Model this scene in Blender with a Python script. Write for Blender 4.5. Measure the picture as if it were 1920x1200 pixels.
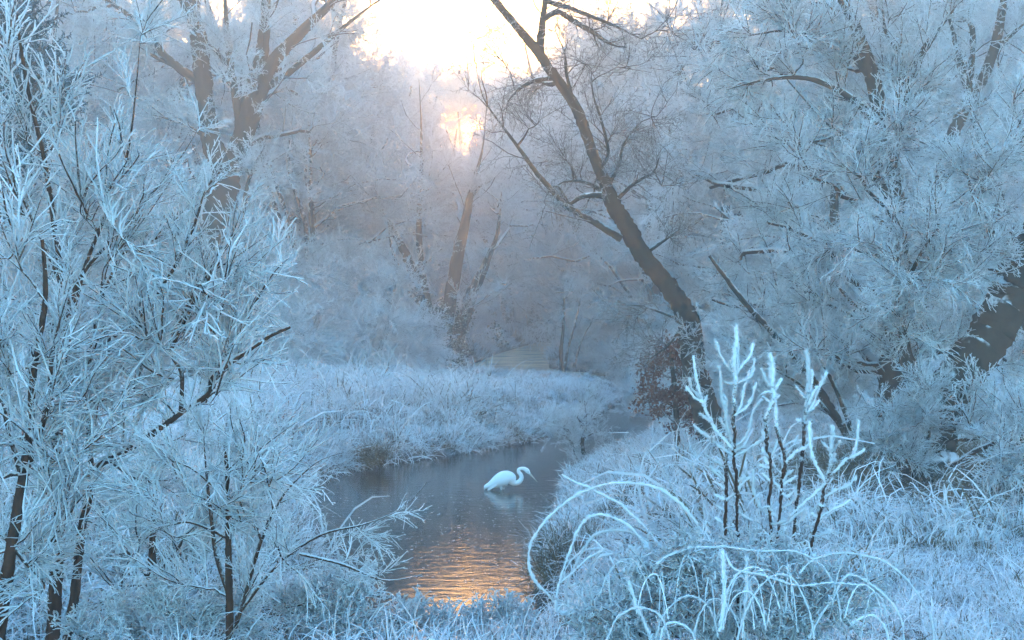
import bpy, math, random
import numpy as np
from mathutils import Vector

for o in list(bpy.data.objects):
    bpy.data.objects.remove(o)
S = bpy.context.scene
COL = S.collection
R = math.radians

# ---------------------------------------------------------------- camera
cam_d = bpy.data.cameras.new('camera')
cam = bpy.data.objects.new('camera', cam_d)
COL.objects.link(cam)
cam.location = (0, 0, 3.0)
cam.rotation_euler = (R(89.0), 0, 0)
cam_d.sensor_width = 36
F = 2318.0                      # focal length in pixels of the 1920 wide photograph
cam_d.lens = 36 * F / 1920
cam_d.clip_end = 2000
cam_d.clip_start = 0.05
S.camera = cam

# ---------------------------------------------------------------- sky
SUN_AZ, SUN_EL = R(-2.0), R(7.9)      # azimuth from +Y, clockwise positive
sun_dir = Vector((math.sin(SUN_AZ) * math.cos(SUN_EL), math.cos(SUN_AZ) * math.cos(SUN_EL), math.sin(SUN_EL)))
world = bpy.data.worlds.new('World')
S.world = world
world.use_nodes = True
nt = world.node_tree
nt.nodes.clear()


def N(nt, t, **kw):
    n = nt.nodes.new(t)
    for k, v in kw.items():
        if k.startswith('i_'):
            key = k[2:]
            key = int(key) if key.isdigit() else key.replace('_', ' ')
            n.inputs[key].default_value = v
        else:
            setattr(n, k, v)
    return n


def math_n(nt, op, a, b=None, clamp=False):
    n = nt.nodes.new('ShaderNodeMath')
    n.operation = op
    n.use_clamp = clamp
    for i, v in enumerate((a, b)):
        if v is None:
            continue
        if isinstance(v, (int, float)):
            n.inputs[i].default_value = v
        else:
            nt.links.new(v, n.inputs[i])
    return n.outputs[0]


SKY_STRENGTH = 0.15
out = N(nt, 'ShaderNodeOutputWorld')
sky = N(nt, 'ShaderNodeTexSky', sky_type='NISHITA', sun_disc=False, sun_elevation=SUN_EL, sun_rotation=SUN_AZ,
        air_density=1.3, dust_density=1.0, ozone_density=3.0)
tc = N(nt, 'ShaderNodeTexCoord')
dot = N(nt, 'ShaderNodeVectorMath', operation='DOT_PRODUCT')
nt.links.new(tc.outputs['Generated'], dot.inputs[0])
dot.inputs[1].default_value = tuple(sun_dir)
cosa = dot.outputs['Value']
ang = math_n(nt, 'ARCCOSINE', math_n(nt, 'MINIMUM', cosa, 0.999999))
# sun disc seen through cloudless haze, a hot core and two wide aureoles


def lobe(width, color, strength):
    q = math_n(nt, 'DIVIDE', ang, width)
    e = math_n(nt, 'EXPONENT', math_n(nt, 'MULTIPLY', math_n(nt, 'MULTIPLY', q, q), -1.0))
    b = N(nt, 'ShaderNodeBackground')
    b.inputs['Color'].default_value = (*color, 1)
    nt.links.new(math_n(nt, 'MULTIPLY', e, strength), b.inputs['Strength'])
    return b.outputs[0]


bg = N(nt, 'ShaderNodeBackground', i_Strength=SKY_STRENGTH)
tint = N(nt, 'ShaderNodeMix', data_type='RGBA', blend_type='MULTIPLY')
tint.inputs[0].default_value = 1.0
tint.inputs[7].default_value = (0.76, 1.05, 1.12, 1)
q_ = math_n(nt, 'DIVIDE', ang, 0.62)
e_ = math_n(nt, 'EXPONENT', math_n(nt, 'MULTIPLY', math_n(nt, 'MULTIPLY', q_, q_), -1.0))
tmix = N(nt, 'ShaderNodeMix', data_type='RGBA')
tmix.inputs[6].default_value = (0.70, 1.02, 1.12, 1)
tmix.inputs[7].default_value = (0.40, 0.24, 0.07, 1)
nt.links.new(e_, tmix.inputs[0])
nt.links.new(tmix.outputs[2], tint.inputs[7])
nt.links.new(sky.outputs[0], tint.inputs[6])
nt.links.new(tint.outputs[2], bg.inputs['Color'])
acc = bg.outputs[0]
for l in (lobe(0.0135, (1.0, 0.30, 0.02), 60.0), lobe(0.04, (1.0, 0.24, 0.03), 6.0), lobe(0.16, (1.0, 0.42, 0.07), 1.3), lobe(0.32, (1.0, 0.55, 0.20), 0.20)):
    a = N(nt, 'ShaderNodeAddShader')
    nt.links.new(acc, a.inputs[0])
    nt.links.new(l, a.inputs[1])
    acc = a.outputs[0]
nt.links.new(acc, out.inputs['Surface'])
world.cycles.sampling_method = 'MANUAL'
world.cycles.sample_map_resolution = 1024

sun_d = bpy.data.lights.new('sun', 'SUN')
sun_d.energy = 3.4
sun_d.angle = R(0.6)
sun_d.color = (1.0, 0.50, 0.20)
sun = bpy.data.objects.new('sun', sun_d)
COL.objects.link(sun)
sun.rotation_euler = sun_dir.to_track_quat('Z', 'Y').to_euler()

S.view_settings.view_transform = 'Standard'
S.view_settings.look = 'None'
S.view_settings.gamma = 1.0
S.view_settings.use_curve_mapping = False
S.view_settings.exposure = 3.08
HAZE = 0.0068

cy = S.cycles
cy.use_denoising = True
cy.max_bounces = 9
cy.diffuse_bounces = 7
cy.glossy_bounces = 2
cy.transmission_bounces = 3
cy.volume_bounces = 3
cy.transparent_max_bounces = 4
cy.use_adaptive_sampling = True
cy.adaptive_threshold = 0.03
cy.caustics_reflective = False
cy.caustics_refractive = False
cy.sample_clamp_indirect = 6.0
S.render.use_persistent_data = False

# ---------------------------------------------------------------- helpers


def W(px, py, d):
    """a place d metres ahead that the photograph shows at pixel (px, py); horizon row 560"""
    return np.array([(px - 960) / F * d, d, 3.0 + (560 - py) / F * d])


def tag(o, label=None, cat=None, group=None, kind=None):
    if label: o['label'] = label
    if cat: o['category'] = cat
    if group: o['group'] = group
    if kind: o['kind'] = kind
    return o


def empty(name, loc, label=None, cat=None, group=None):
    o = bpy.data.objects.new(name, None)
    o.empty_display_size = 0.2
    COL.objects.link(o)
    o.location = loc
    return tag(o, label, cat, group)


def link(name, me, parent=None, loc=None):
    o = bpy.data.objects.new(name, me)
    COL.objects.link(o)
    if parent is not None:
        o.parent = parent
    if loc is not None:
        o.location = loc
    return o


def mesh(name, v, f, mat, attrs=None, smooth=True):
    """v (n,3); f (m,4) or (m,3) index array"""
    me = bpy.data.meshes.new(name)
    v = np.asarray(v, dtype=np.float32)
    f = np.asarray(f, dtype=np.int32)
    me.vertices.add(len(v))
    me.vertices.foreach_set('co', v.ravel())
    k = f.shape[1]
    me.loops.add(f.size)
    me.loops.foreach_set('vertex_index', f.ravel())
    me.polygons.add(len(f))
    me.polygons.foreach_set('loop_start', np.arange(0, f.size, k, dtype=np.int32))
    if smooth:
        me.polygons.foreach_set('use_smooth', np.ones(len(f), dtype=bool))
    for kk, a in (attrs or {}).items():
        at = me.attributes.new(kk, 'FLOAT', 'POINT')
        at.data.foreach_set('value', np.asarray(a, dtype=np.float32))
    me.update(calc_edges=True)
    if mat is not None:
        me.materials.append(mat)
    return me


def norm(a):
    return a / np.maximum(np.linalg.norm(a, axis=-1, keepdims=True), 1e-9)


def smooth_path(pts, n):
    """Catmull-Rom through pts, n samples; pts may carry extra columns"""
    p = np.asarray(pts, float)
    if len(p) == 2:
        t = np.linspace(0, 1, n)[:, None]
        return p[0] * (1 - t) + p[1] * t
    seg = np.linalg.norm(np.diff(p[:, :3], axis=0), axis=1)
    cum = np.concatenate([[0], np.cumsum(seg)])
    s = np.linspace(0, cum[-1], n)
    i = np.clip(np.searchsorted(cum, s, side='right') - 1, 0, len(p) - 2)
    t = ((s - cum[i]) / np.maximum(seg[i], 1e-9))[:, None]
    p0 = p[np.maximum(i - 1, 0)]; p1 = p[i]; p2 = p[i + 1]; p3 = p[np.minimum(i + 2, len(p) - 1)]
    return 0.5 * (2 * p1 + (p2 - p0) * t + (2 * p0 - 5 * p1 + 4 * p2 - p3) * t ** 2 + (3 * p1 - p0 - 3 * p2 + p3) * t ** 3)


def tubes(P, Rr, sides=3, rng=None, lump=0.0):
    """P (N,K,3), Rr (N,K) -> verts, quads, and the index of each ring"""
    P = np.asarray(P, float)
    Nn, K, _ = P.shape
    T = np.empty_like(P)
    T[:, 1:-1] = P[:, 2:] - P[:, :-2]
    T[:, 0] = P[:, 1] - P[:, 0]
    T[:, -1] = P[:, -1] - P[:, -2]
    T = norm(T)
    chord = norm(P[:, -1] - P[:, 0])
    ref = np.zeros((Nn, 3))
    ref[np.arange(Nn), np.abs(chord).argmin(axis=1)] = 1.0
    ref = np.repeat(ref[:, None], K, 1)
    u = norm(np.cross(T, ref)); v = np.cross(T, u)
    a = np.arange(sides) / sides * 2 * math.pi
    rad = Rr[:, :, None] * np.ones(sides)
    if rng is not None and lump > 0:
        rad = rad * (1 + lump * rng.uniform(-1, 1, rad.shape))
    V = P[:, :, None] + rad[..., None] * (np.cos(a)[:, None] * u[:, :, None] + np.sin(a)[:, None] * v[:, :, None])
    b = (np.arange(Nn) * K * sides)[:, None, None] + (np.arange(K - 1) * sides)[None, :, None]
    j = np.arange(sides)[None, None]
    jn = (j + 1) % sides
    q = np.stack([b + j, b + jn, b + jn + sides, b + j + sides], axis=-1).reshape(-1, 4)
    return V.reshape(-1, 3), q


class MB:
    """collects tubes for one mesh"""
    def __init__(self):
        self.v = []; self.f = []; self.fr = []; self.n = 0

    def tube(self, P, Rr, frost, sides=3, rng=None, lump=0.0):
        v, q = tubes(P, Rr, sides, rng, lump)
        if np.isscalar(frost):
            fr = np.full(len(v), frost)
        else:
            fr = np.repeat(np.asarray(frost).reshape(-1), sides)
        self.raw(v, q, fr)
        return self

    def raw(self, v, q, fr):
        self.v.append(v); self.f.append(np.asarray(q) + self.n); self.fr.append(fr if not np.isscalar(fr) else np.full(len(v), fr))
        self.n += len(v)

    def mesh(self, name, mat, origin=None):
        v = np.concatenate(self.v)
        if origin is not None:
            v = v - np.asarray(origin)
        return mesh(name, v, np.concatenate(self.f), mat, {'frost': np.concatenate(self.fr)})


def at(P, t):
    """interpolate paths P (N,K,C) at t (N,) in 0..1"""
    K = P.shape[1]
    x = np.clip(t, 0, 1) * (K - 1)
    i = np.clip(x.astype(int), 0, K - 2)
    w = (x - i)[:, None]
    n = np.arange(len(P))
    return P[n, i] * (1 - w) + P[n, i + 1] * w, norm(P[n, i + 1] - P[n, i])


def grow(P, Rr, n, rng, t=(0.15, 1.0), length=(0.3, 0.6), ang=(30, 60), K=5, up=0.0, wig=0.15, rr=0.5, tip=0.25, rmin=0.002, rel=True, even=False):
    """n children on every path; returns child paths and radii"""
    idx = np.repeat(np.arange(len(P)), n)
    if even:
        tt = np.tile(np.linspace(t[0], t[1], n), len(P)) + rng.uniform(-.4, .4, len(idx)) * (t[1] - t[0]) / n
    else:
        tt = rng.uniform(t[0], t[1], len(idx))
    PP = P[idx]
    p0, T = at(PP, tt)
    r0 = at(Rr[idx][..., None], tt)[0][:, 0]
    rd = norm(rng.normal(size=(len(idx), 3)))
    perp = norm(rd - (rd * T).sum(1, keepdims=True) * T)
    a = np.radians(rng.uniform(ang[0], ang[1], len(idx)))[:, None]
    d = np.cos(a) * T + np.sin(a) * perp
    L = rng.uniform(length[0], length[1], len(idx))
    if rel:
        L = L * np.linalg.norm(PP[:, -1] - PP[:, 0], axis=1) * (1.15 - 0.75 * np.clip(tt, 0, 1))
    out = np.empty((len(idx), K, 3)); out[:, 0] = p0
    for k in range(1, K):
        d = norm(d + rng.normal(size=d.shape) * wig + np.array([0, 0, up / (K - 1)]))
        out[:, k] = out[:, k - 1] + d * (L / (K - 1))[:, None]
    rc = np.maximum(r0 * rr, rmin)
    tp = np.linspace(1, tip, K)[None]
    return out, rc[:, None] * tp


def euler_from(d, rng, spin=None):
    """euler angles that turn +Z to d with a random spin"""
    d = norm(d)
    ref = norm(rng.normal(size=d.shape))
    u = norm(np.cross(ref, d)); v = np.cross(d, u)
    M = np.stack([u, v, d], axis=-1)
    ry = -np.arcsin(np.clip(M[:, 2, 0], -1, 1))
    rx = np.arctan2(M[:, 2, 1], M[:, 2, 2])
    rz = np.arctan2(M[:, 1, 0], M[:, 0, 0])
    return np.stack([rx, ry, rz], -1)


# ---------------------------------------------------------------- materials
def frosted(name, bark, bark2, frost=(0.86, 0.90, 0.94), trans=0.3, scale=30.0, topw=0.45, bump=0.0, noisew=0.5, lo=0.35, hi=0.62):
    m = bpy.data.materials.new(name)
    m.use_nodes = True
    nt = m.node_tree
    nt.nodes.clear()
    o = N(nt, 'ShaderNodeOutputMaterial')
    geo = N(nt, 'ShaderNodeNewGeometry')
    tc = N(nt, 'ShaderNodeTexCoord')
    at_ = N(nt, 'ShaderNodeAttribute', attribute_name='frost')
    no = N(nt, 'ShaderNodeTexNoise', i_Scale=scale, i_Detail=3.0)
    nt.links.new(tc.outputs['Object'], no.inputs['Vector'])
    sep = N(nt, 'ShaderNodeSeparateXYZ')
    nt.links.new(geo.outputs['Normal'], sep.inputs[0])
    s = math_n(nt, 'ADD', at_.outputs['Fac'], math_n(nt, 'MULTIPLY', sep.outputs['Z'], topw))
    s = math_n(nt, 'ADD', s, math_n(nt, 'MULTIPLY', math_n(nt, 'SUBTRACT', no.outputs['Fac'], 0.5), noisew * 2))
    mr = N(nt, 'ShaderNodeMapRange', interpolation_type='SMOOTHSTEP')
    mr.inputs['From Min'].default_value = lo
    mr.inputs['From Max'].default_value = hi
    nt.links.new(s, mr.inputs['Value'])
    bm_ = N(nt, 'ShaderNodeMix', data_type='RGBA')
    bm_.inputs[6].default_value = (*bark, 1); bm_.inputs[7].default_value = (*bark2, 1)
    nt.links.new(no.outputs['Fac'], bm_.inputs[0])
    oi = N(nt, 'ShaderNodeObjectInfo')
    fv = N(nt, 'ShaderNodeMix', data_type='RGBA')
    fv.inputs[6].default_value = (*frost, 1)
    fv.inputs[7].default_value = tuple(c * 0.66 for c in frost) + (1,)
    nt.links.new(oi.outputs['Random'], fv.inputs[0])
    mx = N(nt, 'ShaderNodeMix', data_type='RGBA')
    nt.links.new(mr.outputs[0], mx.inputs[0])
    nt.links.new(bm_.outputs[2], mx.inputs[6])
    nt.links.new(fv.outputs[2], mx.inputs[7])
    df = N(nt, 'ShaderNodeBsdfDiffuse')
    nt.links.new(mx.outputs[2], df.inputs['Color'])
    res = df.outputs[0]
    if bump:
        bp = N(nt, 'ShaderNodeBump', i_Strength=bump, i_Distance=0.02)
        n2 = N(nt, 'ShaderNodeTexNoise', i_Scale=scale * 0.8, i_Detail=5.0)
        mp = N(nt, 'ShaderNodeMapping')
        mp.inputs['Scale'].default_value = (1, 1, 0.3)
        nt.links.new(tc.outputs['Object'], mp.inputs[0]); nt.links.new(mp.outputs[0], n2.inputs['Vector'])
        nt.links.new(n2.outputs['Fac'], bp.inputs['Height'])
        nt.links.new(bp.outputs[0], df.inputs['Normal'])
    if trans:
        tr = N(nt, 'ShaderNodeBsdfTranslucent')
        nt.links.new(mx.outputs[2], tr.inputs['Color'])
        ms = N(nt, 'ShaderNodeMixShader')
        nt.links.new(math_n(nt, 'MULTIPLY', mr.outputs[0], trans), ms.inputs[0])
        nt.links.new(df.outputs[0], ms.inputs[1]); nt.links.new(tr.outputs[0], ms.inputs[2])
        res = ms.outputs[0]
    nt.links.new(res, o.inputs['Surface'])
    return m


M_twig = frosted('frosted twigs', (0.03, 0.022, 0.018), (0.06, 0.045, 0.035), scale=14)
M_near = frosted('rime on near twigs', (0.028, 0.014, 0.010), (0.07, 0.035, 0.022), scale=60, trans=0.35, topw=0.6, noisew=0.35)
M_bark = frosted('dark bark with rime', (0.018, 0.016, 0.013), (0.05, 0.045, 0.035), scale=9, trans=0, bump=1.0, topw=0.75)
M_grass = frosted('frosted grass', (0.10, 0.075, 0.045), (0.19, 0.15, 0.10), scale=5, trans=0.3, topw=0.12, noisew=0.7)
M_tan = frosted('tan dead grass', (0.11, 0.075, 0.04), (0.20, 0.14, 0.08), scale=4, trans=0.2, topw=0.1, noisew=0.4)
M_leaf = frosted('brown oak leaves', (0.12, 0.035, 0.022), (0.20, 0.065, 0.04), scale=25, trans=0.25, topw=0.2, noisew=0.35, lo=0.5, hi=0.8)
M_green = frosted('frosted conifer needles', (0.008, 0.03, 0.035), (0.02, 0.055, 0.055), frost=(0.55, 0.72, 0.88), scale=8, trans=0.1, topw=0.35, noisew=0.6)
M_ivy = frosted('dark ivy', (0.010, 0.028, 0.015), (0.03, 0.06, 0.03), scale=12, trans=0.1, topw=0.1, noisew=0.4)


def ground_mat():
    m = bpy.data.materials.new('frosted turf')
    m.use_nodes = True
    nt = m.node_tree
    nt.nodes.clear()
    o = N(nt, 'ShaderNodeOutputMaterial')
    tc = N(nt, 'ShaderNodeTexCoord')
    at_ = N(nt, 'ShaderNodeAttribute', attribute_name='frost')
    n1 = N(nt, 'ShaderNodeTexNoise', i_Scale=2.3, i_Detail=9.0, i_Roughness=0.75)
    nt.links.new(tc.outputs['Object'], n1.inputs['Vector'])
    s = math_n(nt, 'ADD', at_.outputs['Fac'], math_n(nt, 'MULTIPLY', math_n(nt, 'SUBTRACT', n1.outputs['Fac'], 0.5), 1.6), clamp=True)
    mx = N(nt, 'ShaderNodeMix', data_type='RGBA')
    mx.inputs[6].default_value = (0.055, 0.038, 0.024, 1)
    mx.inputs[7].default_value = (0.62, 0.70, 0.80, 1)
    nt.links.new(s, mx.inputs[0])
    df = N(nt, 'ShaderNodeBsdfDiffuse')
    nt.links.new(mx.outputs[2], df.inputs['Color'])
    bp = N(nt, 'ShaderNodeBump', i_Strength=0.8, i_Distance=0.08)
    nt.links.new(n1.outputs['Fac'], bp.inputs['Height'])
    nt.links.new(bp.outputs[0], df.inputs['Normal'])
    nt.links.new(df.outputs[0], o.inputs['Surface'])
    return m


M_ground = ground_mat()


def water_mat():
    m = bpy.data.materials.new('still winter water')
    m.use_nodes = True
    nt = m.node_tree
    p = nt.nodes['Principled BSDF']
    p.inputs['Base Color'].default_value = (0.035, 0.035, 0.03, 1)
    p.inputs['Roughness'].default_value = 0.03
    p.inputs['IOR'].default_value = 1.33
    p.inputs['Specular IOR Level'].default_value = 0.5
    tc = N(nt, 'ShaderNodeTexCoord')
    mp = N(nt, 'ShaderNodeMapping')
    mp.inputs['Scale'].default_value = (1.0, 2.2, 1.0)
    n1 = N(nt, 'ShaderNodeTexNoise', i_Scale=3.0, i_Detail=4.0, i_Roughness=0.6)
    nt.links.new(tc.outputs['Object'], mp.inputs[0]); nt.links.new(mp.outputs[0], n1.inputs['Vector'])
    bp = N(nt, 'ShaderNodeBump', i_Strength=0.10, i_Distance=0.05)
    sp_ = N(nt, 'ShaderNodeSeparateXYZ')
    nt.links.new(tc.outputs['Object'], sp_.inputs[0])
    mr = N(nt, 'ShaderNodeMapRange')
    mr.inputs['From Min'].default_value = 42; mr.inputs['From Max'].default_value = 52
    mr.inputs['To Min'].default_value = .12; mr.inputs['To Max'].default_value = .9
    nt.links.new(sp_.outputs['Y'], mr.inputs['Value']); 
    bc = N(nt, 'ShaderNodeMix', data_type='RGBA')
    bc.inputs[6].default_value = (0.035, 0.035, 0.03, 1); bc.inputs[7].default_value = (0.88, 0.70, 0.46, 1)  # golden sky reflection on the far reach, painted into the base colour
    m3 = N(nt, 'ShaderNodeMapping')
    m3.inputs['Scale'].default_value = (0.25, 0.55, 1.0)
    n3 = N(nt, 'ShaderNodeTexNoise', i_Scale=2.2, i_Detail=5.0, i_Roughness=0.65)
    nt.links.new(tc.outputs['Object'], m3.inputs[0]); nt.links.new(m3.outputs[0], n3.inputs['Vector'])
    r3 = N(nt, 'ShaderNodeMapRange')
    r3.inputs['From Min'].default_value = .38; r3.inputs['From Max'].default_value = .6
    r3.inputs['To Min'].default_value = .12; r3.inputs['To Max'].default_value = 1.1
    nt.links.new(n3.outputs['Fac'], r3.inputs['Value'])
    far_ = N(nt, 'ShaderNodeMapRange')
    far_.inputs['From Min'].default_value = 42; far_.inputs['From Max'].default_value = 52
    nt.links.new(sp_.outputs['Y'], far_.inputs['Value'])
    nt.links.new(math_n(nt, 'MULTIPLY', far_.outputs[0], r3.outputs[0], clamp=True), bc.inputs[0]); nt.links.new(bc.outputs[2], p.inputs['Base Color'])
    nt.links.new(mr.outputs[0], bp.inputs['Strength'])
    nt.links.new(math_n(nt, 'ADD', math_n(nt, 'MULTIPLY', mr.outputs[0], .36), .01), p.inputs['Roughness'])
    nt.links.new(n1.outputs['Fac'], bp.inputs['Height'])
    nt.links.new(bp.outputs[0], p.inputs['Normal'])
    return m


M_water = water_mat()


def plain(name, c, rough=0.8, spec=0.3):
    m = bpy.data.materials.new(name)
    m.use_nodes = True
    nt = m.node_tree
    p = nt.nodes['Principled BSDF']
    n1 = N(nt, 'ShaderNodeTexNoise', i_Scale=60.0, i_Detail=4.0)
    mx = N(nt, 'ShaderNodeMix', data_type='RGBA')
    mx.inputs[6].default_value = (*[x * 0.85 for x in c], 1); mx.inputs[7].default_value = (*c, 1)
    nt.links.new(n1.outputs['Fac'], mx.inputs[0]); nt.links.new(mx.outputs[2], p.inputs['Base Color'])
    p.inputs['Roughness'].default_value = rough
    p.inputs['Specular IOR Level'].default_value = spec
    return m


# ---------------------------------------------------------------- terrain
LB = np.array([(-9, 10.6), (-4, 10.4), (-2.1, 11.4), (-2.05, 12.9), (-2.8, 15.8), (-3.3, 18.6), (-3.4, 20.2), (-2.8, 21.9), (-.63, 24.4), (.45, 26.2),
               (1.5, 29), (2.5, 33), (3.6, 38.2), (3.3, 43), (0.2, 46), (-1.7, 50), (-1.9, 56), (-1.0, 66), (1.2, 82), (4.1, 96), (9, 116), (18, 130)])
RB = np.array([(-9, 6.6), (-3, 7.4), (-.6, 8.4), (.55, 9.8), (.75, 12), (.62, 14.2), (.85, 17.4), (1.0, 20.5), (1.5, 22.2), (2.6, 24.8), (3.8, 29), (4.8, 34),
               (6.0, 38), (7, 43), (5, 48), (2.2, 51), (1.7, 53), (2.0, 62), (2.8, 77), (7.7, 86), (12, 98), (22, 118)])
POLY = np.concatenate([LB, RB[::-1]])


def sdist(x, y):
    """distance to the river's edge, negative in the water"""
    p = np.stack([x, y], -1)
    best = np.full(x.shape, 1e9); inside = np.zeros(x.shape, bool)
    n = len(POLY)
    for i in range(n):
        a = POLY[i]; b = POLY[(i + 1) % n]
        ab = b - a
        t = np.clip(((p - a) @ ab) / (ab @ ab), 0, 1)
        q = p - (a + t[..., None] * ab)
        best = np.minimum(best, np.hypot(q[..., 0], q[..., 1]))
        c = (a[1] > y) != (b[1] > y)
        xx = (b[0] - a[0]) * (y - a[1]) / (b[1] - a[1] + 1e-12) + a[0]
        inside ^= c & (x < xx)
    return np.where(inside, -best, best)


_rg = np.random.default_rng(5)
_waves = [(_rg.uniform(0, 2 * math.pi), f, _rg.uniform(0, 6.28), a) for f, a in ((.12, .5), (.2, .35), (.33, .3), (.6, .28), (.9, .25), (1.4, .22), (2.1, .18), (3.1, .12), (4.3, .1)) for _ in range(2)]


def fbm(x, y, k=1.0, ph=0.0):
    s = 0
    for th, f, p, a in _waves:
        s = s + a * np.sin((x * math.cos(th) + y * math.sin(th)) * f * 2 * k + p + ph + 1.3 * np.sin((y * math.cos(th) - x * math.sin(th)) * f * 1.7 * k + p * 2))
    return s * 0.5


def low_bank(x, y):
    return np.exp(-((((x - 2.3) / 2.6) ** 2 + ((y - 23.5) / 7.5) ** 2)) ** 2)


def height(x, y):
    s = sdist(x, y)
    b = np.clip(s / 1.5, 0, 1); b = b * b * (3 - 2 * b)
    z = np.where(s > 0, 0.08 + 0.62 * b, 0.08 + np.maximum(s, -1.0) * 0.7)
    z = z + np.clip(s, 0, 40) * 0.012 + np.clip((s - 6) / 30, 0, 1) * 1.2
    z = z + np.clip(s / 1.5, 0, 1) * (0.13 * fbm(x, y, 0.8) + 0.09 * fbm(x, y, 2.0, 3.0))
    spit = np.clip((x + 5.5) / 4, 0, 1) * np.clip((y - 29) / 9, 0, 1) * np.clip((62 - y) / 8, 0, 1) * (x < 5)
    z = z - spit * np.clip(z - .3, 0, 9) * .9
    z = z - low_bank(x, y) * np.clip(z - .18, 0, 9) * .62
    near = np.clip((11 - y) / 5, 0, 1) * np.clip(s / 1.2, 0, 1)
    return z + near * 0.25


def axis(a, b, n, k):
    t = np.linspace(-1, 1, n)
    return (a + b) / 2 + (b - a) / 2 * np.sign(t) * (np.abs(t) * (1 - k) + k * np.abs(t) ** 3)


gx = axis(-160, 160, 300, 0.93)
ty = np.linspace(0, 1, 340)
gy = -12 + 262 * (0.30 * ty + 0.70 * ty ** 2.6)
X, Y = np.meshgrid(gx, gy)
Z = height(X, Y)
v = np.stack([X, Y, Z], -1).reshape(-1, 3)
nx, ny = len(gx), len(gy)
ii = np.arange(nx * ny).reshape(ny, nx)
f = np.stack([ii[:-1, :-1], ii[:-1, 1:], ii[1:, 1:], ii[1:, :-1]], -1).reshape(-1, 4)
litter = np.exp(-((((X - 5.2) / 3.5) ** 2 + ((Y - 14.4) / 3.0) ** 2)) ** 2) + 0.8 * np.exp(-(((X - 1.6) / 1.3) ** 2 + ((Y - 16.5) / 2.5) ** 2))
gf = np.clip(0.62 - 0.7 * litter, 0, 1) * np.clip((sdist(X, Y) + .1) / 0.5, 0, 1)
ground = link('ground', mesh('ground', v, f, M_ground, {'frost': gf.ravel()}))
tag(ground, 'frost covered meadow banks rising gently from the stream', kind='structure')

wv = np.array([(-14, 2, 0), (40, 2, 0), (40, 140, 0), (-14, 140, 0)], float)
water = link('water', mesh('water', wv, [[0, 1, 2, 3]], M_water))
tag(water, 'still stream winding back between the frosted banks and mirroring the sunrise', kind='structure')

# haze
bx = (-165, 165, -14, 252, -3.0, 30.0)
hv = np.array([(x, y, z) for z in bx[4:6] for y in bx[2:4] for x in bx[0:2]], float)
hf = np.array([[0, 2, 3, 1], [4, 5, 7, 6], [0, 1, 5, 4], [2, 6, 7, 3], [0, 4, 6, 2], [1, 3, 7, 5]])
M_haze = bpy.data.materials.new('morning haze')
M_haze.use_nodes = True
hn = M_haze.node_tree
hn.nodes.clear()
ho = N(hn, 'ShaderNodeOutputMaterial')
hp = N(hn, 'ShaderNodeVolumePrincipled', i_Density=HAZE, i_Anisotropy=0.70)
hp.inputs['Color'].default_value = (0.97, 0.98, 1.0, 1)
hn.links.new(hp.outputs[0], ho.inputs['Volume'])
haze = link('haze', mesh('haze', hv, hf, M_haze, smooth=False))
tag(haze, 'thin morning haze hanging over the stream and wood', kind='stuff')


# ---------------------------------------------------------------- sprigs (sources for crowns and grass)
def source_collection(name, meshes):
    c = bpy.data.collections.new(name)
    for i, me in enumerate(meshes):
        o = bpy.data.objects.new('%s %02d' % (name, i), me)
        c.objects.link(o)
    return c


def sprig_mesh(name, seed, L=1.0, n1=10, n2=4, r=0.007, mat=None, ang=(25, 55), len1=(.3, .55), droop=0.0, K=4, n3=0, lump=0.0, sides=3, f0=0.8, len2=(.25, .55), wig=.1, f2=1.0):
    rng = np.random.default_rng(seed)
    K0 = 7
    d = np.array([0, 0, 1.0]); P = np.zeros((1, K0, 3))
    for k in range(1, K0):
        d = norm(d + rng.normal(size=3) * 0.10)
        P[0, k] = P[0, k - 1] + d * L / (K0 - 1)
    Rr = (r * 1.3 * np.linspace(1, 0.5, K0))[None]
    mb = MB().tube(P, Rr, f0, sides, rng, lump)
    A, RA = grow(P, Rr, n1, rng, t=(.06, .98), length=len1, ang=ang, K=K + 1, up=droop, wig=wig, rr=0.9, tip=.6, rmin=r * .8, even=True)
    mb.tube(A, RA, 1.0 if f2 > .9 else f2, sides, rng, lump)
    if n2:
        B, RB_ = grow(A, RA, n2, rng, t=(.15, .95), length=len2, ang=ang, K=K, up=droop, wig=wig, rr=0.9, tip=.6, rmin=r * .75, even=True)
        mb.tube(B, RB_, f2, sides, rng, lump)
        if n3:
            C, RC = grow(B, RB_, n3, rng, t=(.15, .95), length=len2, ang=ang, K=3, up=droop, wig=wig, rr=0.9, tip=.6, rmin=r * .7)
            mb.tube(C, RC, f2, sides, rng, lump)
    return mb.mesh(name, mat or M_twig)


SP_FINE = source_collection('fine sprig', [sprig_mesh('fine sprig', 10 + i, n1=11, n2=5, n3=2, r=0.009, ang=(22, 60), droop=-.1) for i in range(4)])
SP_STAR = source_collection('willow sprig', [sprig_mesh('willow sprig', 20 + i, n1=9, n2=3, r=0.015, ang=(20, 50), K=4, len1=(.35, .7), len2=(.3, .6), mat=M_near, lump=.25, f0=.45, wig=.13) for i in range(5)])
SP_BARE = source_collection('bare sprig', [sprig_mesh('bare sprig', 30 + i, n1=9, n2=5, n3=1, r=0.006, ang=(25, 60), f0=.2, f2=.42, wig=.2) for i in range(3)])
SP_COARSE = source_collection('rime sprig', [sprig_mesh('rime sprig', 40 + i, n1=7, n2=2, r=0.0145, ang=(22, 48), K=6, len1=(.4, .95), mat=M_near, lump=.4, sides=4, f0=.6, len2=(.2, .55), f2=.95, wig=.08) for i in range(5)])
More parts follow.
